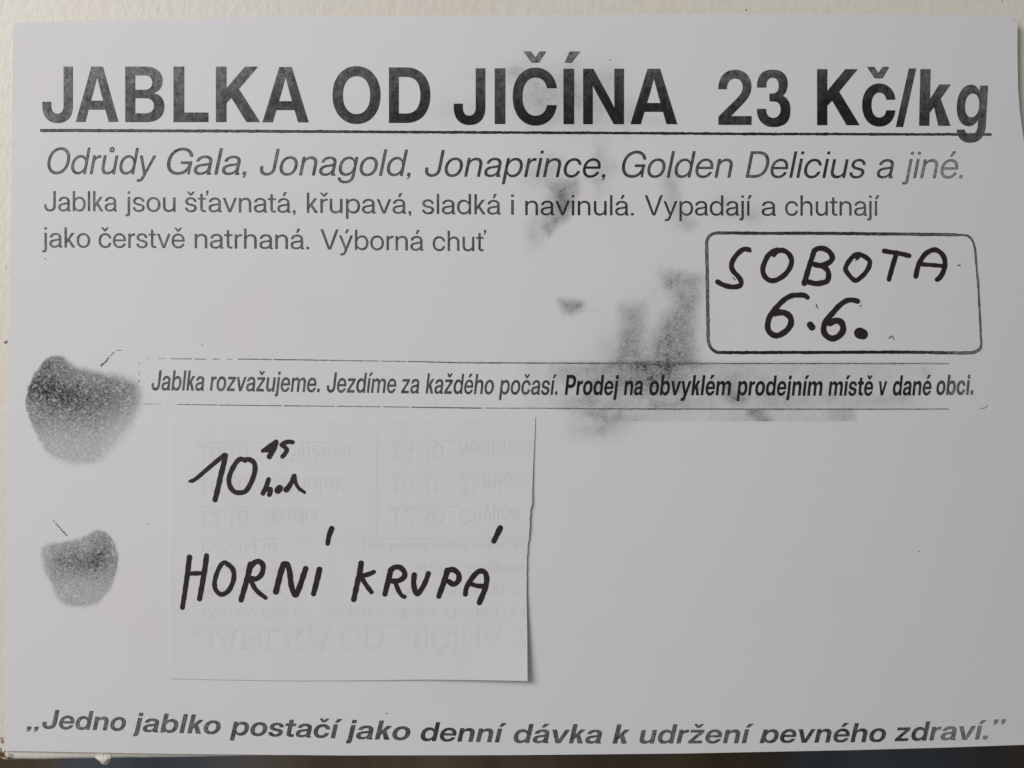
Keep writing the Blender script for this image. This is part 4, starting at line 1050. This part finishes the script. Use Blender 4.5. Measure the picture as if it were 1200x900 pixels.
    pen(k, *a, [((17, 21), [(758, 472), (735, 456), (690, 455), (642, 460), (590, 490), (540, 542), (500, 592), (481, 640), (479, 690), (500, 724), (540, 740), (590, 720), (630, 680), (643, 640), (630, 602), (590, 578), (545, 578), (525, 585)])])
    pen(k, *a, [(24, [(777, 664), (789, 681)])])
    pen(k, *b, [((17, 22), [(270, 498), (235, 489), (190, 495), (140, 530), (95, 580), (50, 632), (31, 690), (45, 735), (90, 760), (135, 745), (165, 710), (168, 680), (153, 645), (115, 635), (75, 650)])])
    pen(k, *b, [(37, [(284, 722), (306, 730)])])
    for o, pts in ((a, [(818, 520), (824, 535)]), (a, [(824, 538), (830, 545)]), (b, [(490, 758), (510, 742)]), (b, [(516, 748), (525, 765)]), (b, [(975, 244), (992, 246)]), (b, [(288, 534), (296, 526)]), (a, [(232, 330), (250, 348)]), (b, [(262, 205), (256, 216)])):
        pen(k, *o, [(3.2, pts)])
    k.build('handwritten_date', M_MARKER, poster)


def note():
    rt = [(487, 627.5), (505, 626.8), (520, 626), (545, 624.8), (560, 624.2), (592, 623.4), (596, 621.6), (606, 621.2), (622, 620.5), (640, 618.6), (660, 617.3), (700, 617.0), (740, 617.8), (800, 618.2)]
    lf = [(490, 202.5), (500, 201), (600, 200), (795, 198.3)]
    tp = [(200, 494.6), (206, 493.4), (300, 493), (420, 491.5), (520, 490.2), (628, 489.3)]
    bt = [(198, 795.2), (260, 796.6), (350, 797.8), (420, 797.4), (500, 796.4), (560, 797), (619, 798)]
    us = np.linspace(0, 1, 120); vs = np.linspace(0, 1, 150)
    Uu, Vv = np.meshgrid(us, vs)
    Y = 490 + Vv * 307
    tear = rng.normal(0, .22, 150)[:, None] * np.interp(vs, [0, .25, .35, .6, .62, 1], [0, .3, 1, 1, .3, .1])[:, None]
    for _ in range(3):
        xl, xr = interp(Y, lf), interp(Y, rt)
        X = xl + (xr - xl + tear * Uu ** 30) * Uu
        Y = interp(X, tp) + (interp(X, bt) - interp(X, tp)) * Vv
    o = sheet_mesh('paper_note', X, Y, note_z, M_NOTE, thick=.0001)
    tag(o, 'small torn white note with handwritten time and place, lying on the poster', 'note')

    # print on its back, turned over, showing through
    g = Print(note_z, None, lift=.00003)
    for t, x0, x1, b0, b1, cap, w in (('JABLKA', 228, 388, 736, 735.5, 26, .75), ('OD', 396, 449, 735.5, 735, 26, .75), ('JIČÍNA', 474, 588, 735, 734.5, 26, .75), ('2', 603, 616, 734.5, 734.5, 26, .75),
                                      ('Odrůdy', 236, 300, 713, 713, 12, .3), ('Gala,', 306, 350, 713, 713, 12, .3), ('Jonaprince,', 378, 452, 712.5, 712.5, 12, .3), ('Gala,', 460, 512, 712, 712, 12, .3), ('Golden', 521, 583, 711.5, 711.5, 12, .3), ('Del', 590, 615, 711, 711, 12, .3),
                                      ('Jablka', 232, 286, 690, 690, 10, .25), ('jsou', 294, 330, 690, 690, 10, .25), ('křupavá,', 440, 500, 689, 689, 10, .25), ('sladká', 508, 560, 689, 689, 10, .25), ('chuť', 568, 612, 688, 688, 10, .25),
                                      ('jako', 240, 275, 664, 664, 10, .25), ('čerstvě', 284, 345, 664, 664, 10, .25), ('natrhaná.', 480, 560, 663, 663, 10, .25), ('Vypadají', 566, 614, 662, 662, 10, .25),
                                      ('Prodej', 236, 300, 636, 636, 11, .3), ('na', 308, 326, 636, 636, 11, .3), ('prodejním', 425, 500, 635, 635, 11, .3), ('místě', 508, 550, 634, 634, 11, .3), ('obci', 556, 606, 634, 634, 11, .3),
                                      ('14.30', 458, 519, 520, 519, 19, .4), ('Nechanice', 538, 622, 519, 518.5, 19, .4), ('15.15', 458, 520, 558, 557, 19, .4), ('Žlunice', 538, 612, 557, 556.5, 19, .4),
                                      ('12.30', 458, 519, 596, 595, 19, .4), ('Chyjice', 538, 608, 595, 594.5, 19, .4), ('15.10', 234, 290, 522, 521, 19, .4), ('Jičíněves', 320, 410, 521, 520.5, 19, .4),
                                      ('10.20', 234, 290, 560, 559, 19, .4), ('Chotek', 330, 402, 559, 558.5, 19, .4), ('12.10', 234, 290, 598, 597, 19, .4), ('Slavhostice', 310, 372, 597, 596.5, 19, .4)):
        g.word(t, x0, x1, b0, b1, cap, w, .12 if cap == 12 else 0, rib=0, flip=True)
    for pts in ([(230, 733.5), (420, 732.8), (616, 731.5)], [(442, 508), (441.5, 560), (442, 630)], [(232, 519), (330, 518), (400, 518)], [(458, 517), (535, 516.3), (622, 516)], [(458, 555.5), (612, 554.5)], [(456, 594), (540, 593)],
                [(226, 632), (420, 631), (610, 630)], [(232, 594), (300, 594)]):
        g.line(pts, 1.2, step=4)
    g.build('show_through_text', M_GHOST, o)

    # 10 15 hod
    k = Print(note_z, None, lift=.00006)
    q = (210, 500, 7.5)
    pen(k, *q, [((9, 15), [(88, 479), (110, 478)]), ((15, 18), [(112, 477), (150, 455), (250, 370), (340, 294), (398, 250), (408, 252)]), ((20, 20), [(406, 252), (390, 330), (365, 430), (340, 540), (315, 642)])])
    pen(k, *q, [((18, 19), [(578, 298), (555, 286), (530, 287), (500, 315), (462, 380), (440, 440), (437, 490), (455, 540), (490, 574), (540, 580), (583, 567), (622, 510), (652, 440), (666, 380), (663, 330), (640, 300), (603, 287), (570, 292)])])
    pen(k, *q, [((15, 19), [(735, 212), (790, 175), (850, 135)]), (20, [(852, 137), (828, 200), (792, 263)]), (18, [(770, 208), (808, 190)])])
    pen(k, *q, [(17, [(996, 137), (960, 132), (918, 145), (900, 160), (930, 182), (945, 200), (932, 235), (907, 262)])])
    pen(k, *q, [((18, 17), [(785, 462), (770, 510), (735, 586)]), (17, [(750, 562), (780, 545), (802, 548), (800, 575), (792, 597)])])
    pen(k, *q, [(27, [(866, 560), (882, 542)]), (21, [(866, 566), (882, 548)])])
    pen(k, *q, [((20, 16), [(938, 558), (962, 528), (988, 485), (1006, 437), (1013, 432)]), ((16, 12), [(1012, 434), (1022, 490), (1050, 540), (1102, 578)]), (21, [(940, 555), (952, 542)])])
    k.build('handwritten_time', M_MARKER, o)
    k = Print(note_z, None, lift=.00006)
    q = (200, 600, 6)
    pen(k, *q, [((18, 16), [(132, 318), (118, 430), (100, 560), (82, 672)]), (18, [(252, 307), (235, 430), (203, 610)]), (15, [(130, 433), (225, 430)])])
    pen(k, *q, [((15, 17), [(402, 372), (385, 354), (355, 370), (325, 430), (309, 490), (313, 540), (340, 573), (365, 579), (405, 555), (435, 500), (445, 450), (436, 402), (405, 368)])])
    pen(k, *q, [((20, 18), [(560, 367), (540, 460), (495, 618)]), (18, [(562, 385), (590, 355), (620, 347), (647, 370), (648, 412), (630, 450), (598, 471), (570, 468)]), ((16, 15), [(562, 482), (602, 550), (666, 603)])])
    pen(k, *q, [(20, [(792, 367), (770, 440), (740, 560)]), (19, [(792, 366), (818, 368), (836, 420), (845, 500), (860, 556), (880, 582), (904, 532), (925, 470), (949, 398)])])
    pen(k, *q, [((20, 18), [(1046, 404), (1026, 490), (1004, 575)])])
    pen(k, *q, [((19, 15), [(1132, 116), (1114, 165), (1103, 222)])])
    q = (400, 600, 6)
    pen(k, *q, [((19, 18), [(139, 360), (130, 420), (110, 510), (87, 615)]), ((15, 17), [(229, 421), (190, 438), (140, 450)]), (16, [(138, 455), (172, 510), (212, 564)])])
    pen(k, *q, [((19, 18), [(347, 412), (330, 480), (306, 577)]), (18, [(345, 410), (375, 388), (415, 391), (444, 425), (440, 458), (402, 483), (358, 486)]), ((16, 14), [(378, 490), (400, 548), (425, 588), (444, 596)])])
    pen(k, *q, [((18, 17), [(512, 442), (508, 500), (518, 555), (535, 576), (570, 532), (595, 480), (612, 432)])])
    pen(k, *q, [((20, 18), [(745, 412), (725, 480), (685, 593)]), (18, [(748, 410), (785, 405), (820, 430), (827, 470), (810, 498), (785, 508), (757, 490)])])
    pen(k, *q, [((17, 19), [(872, 578), (880, 530), (915, 470), (955, 425), (985, 414), (1013, 430), (1022, 480), (1006, 550), (970, 638)]), (16, [(918, 508), (960, 520), (1010, 520)])])
    pen(k, *q, [((20, 17), [(1117, 112), (1095, 158), (1073, 204)])])
    k.build('handwritten_place', M_MARKER, o)
    return o


ground()
cabinet()
under_sheet()
poster = poster_sheet()
print_poster(poster)
note()
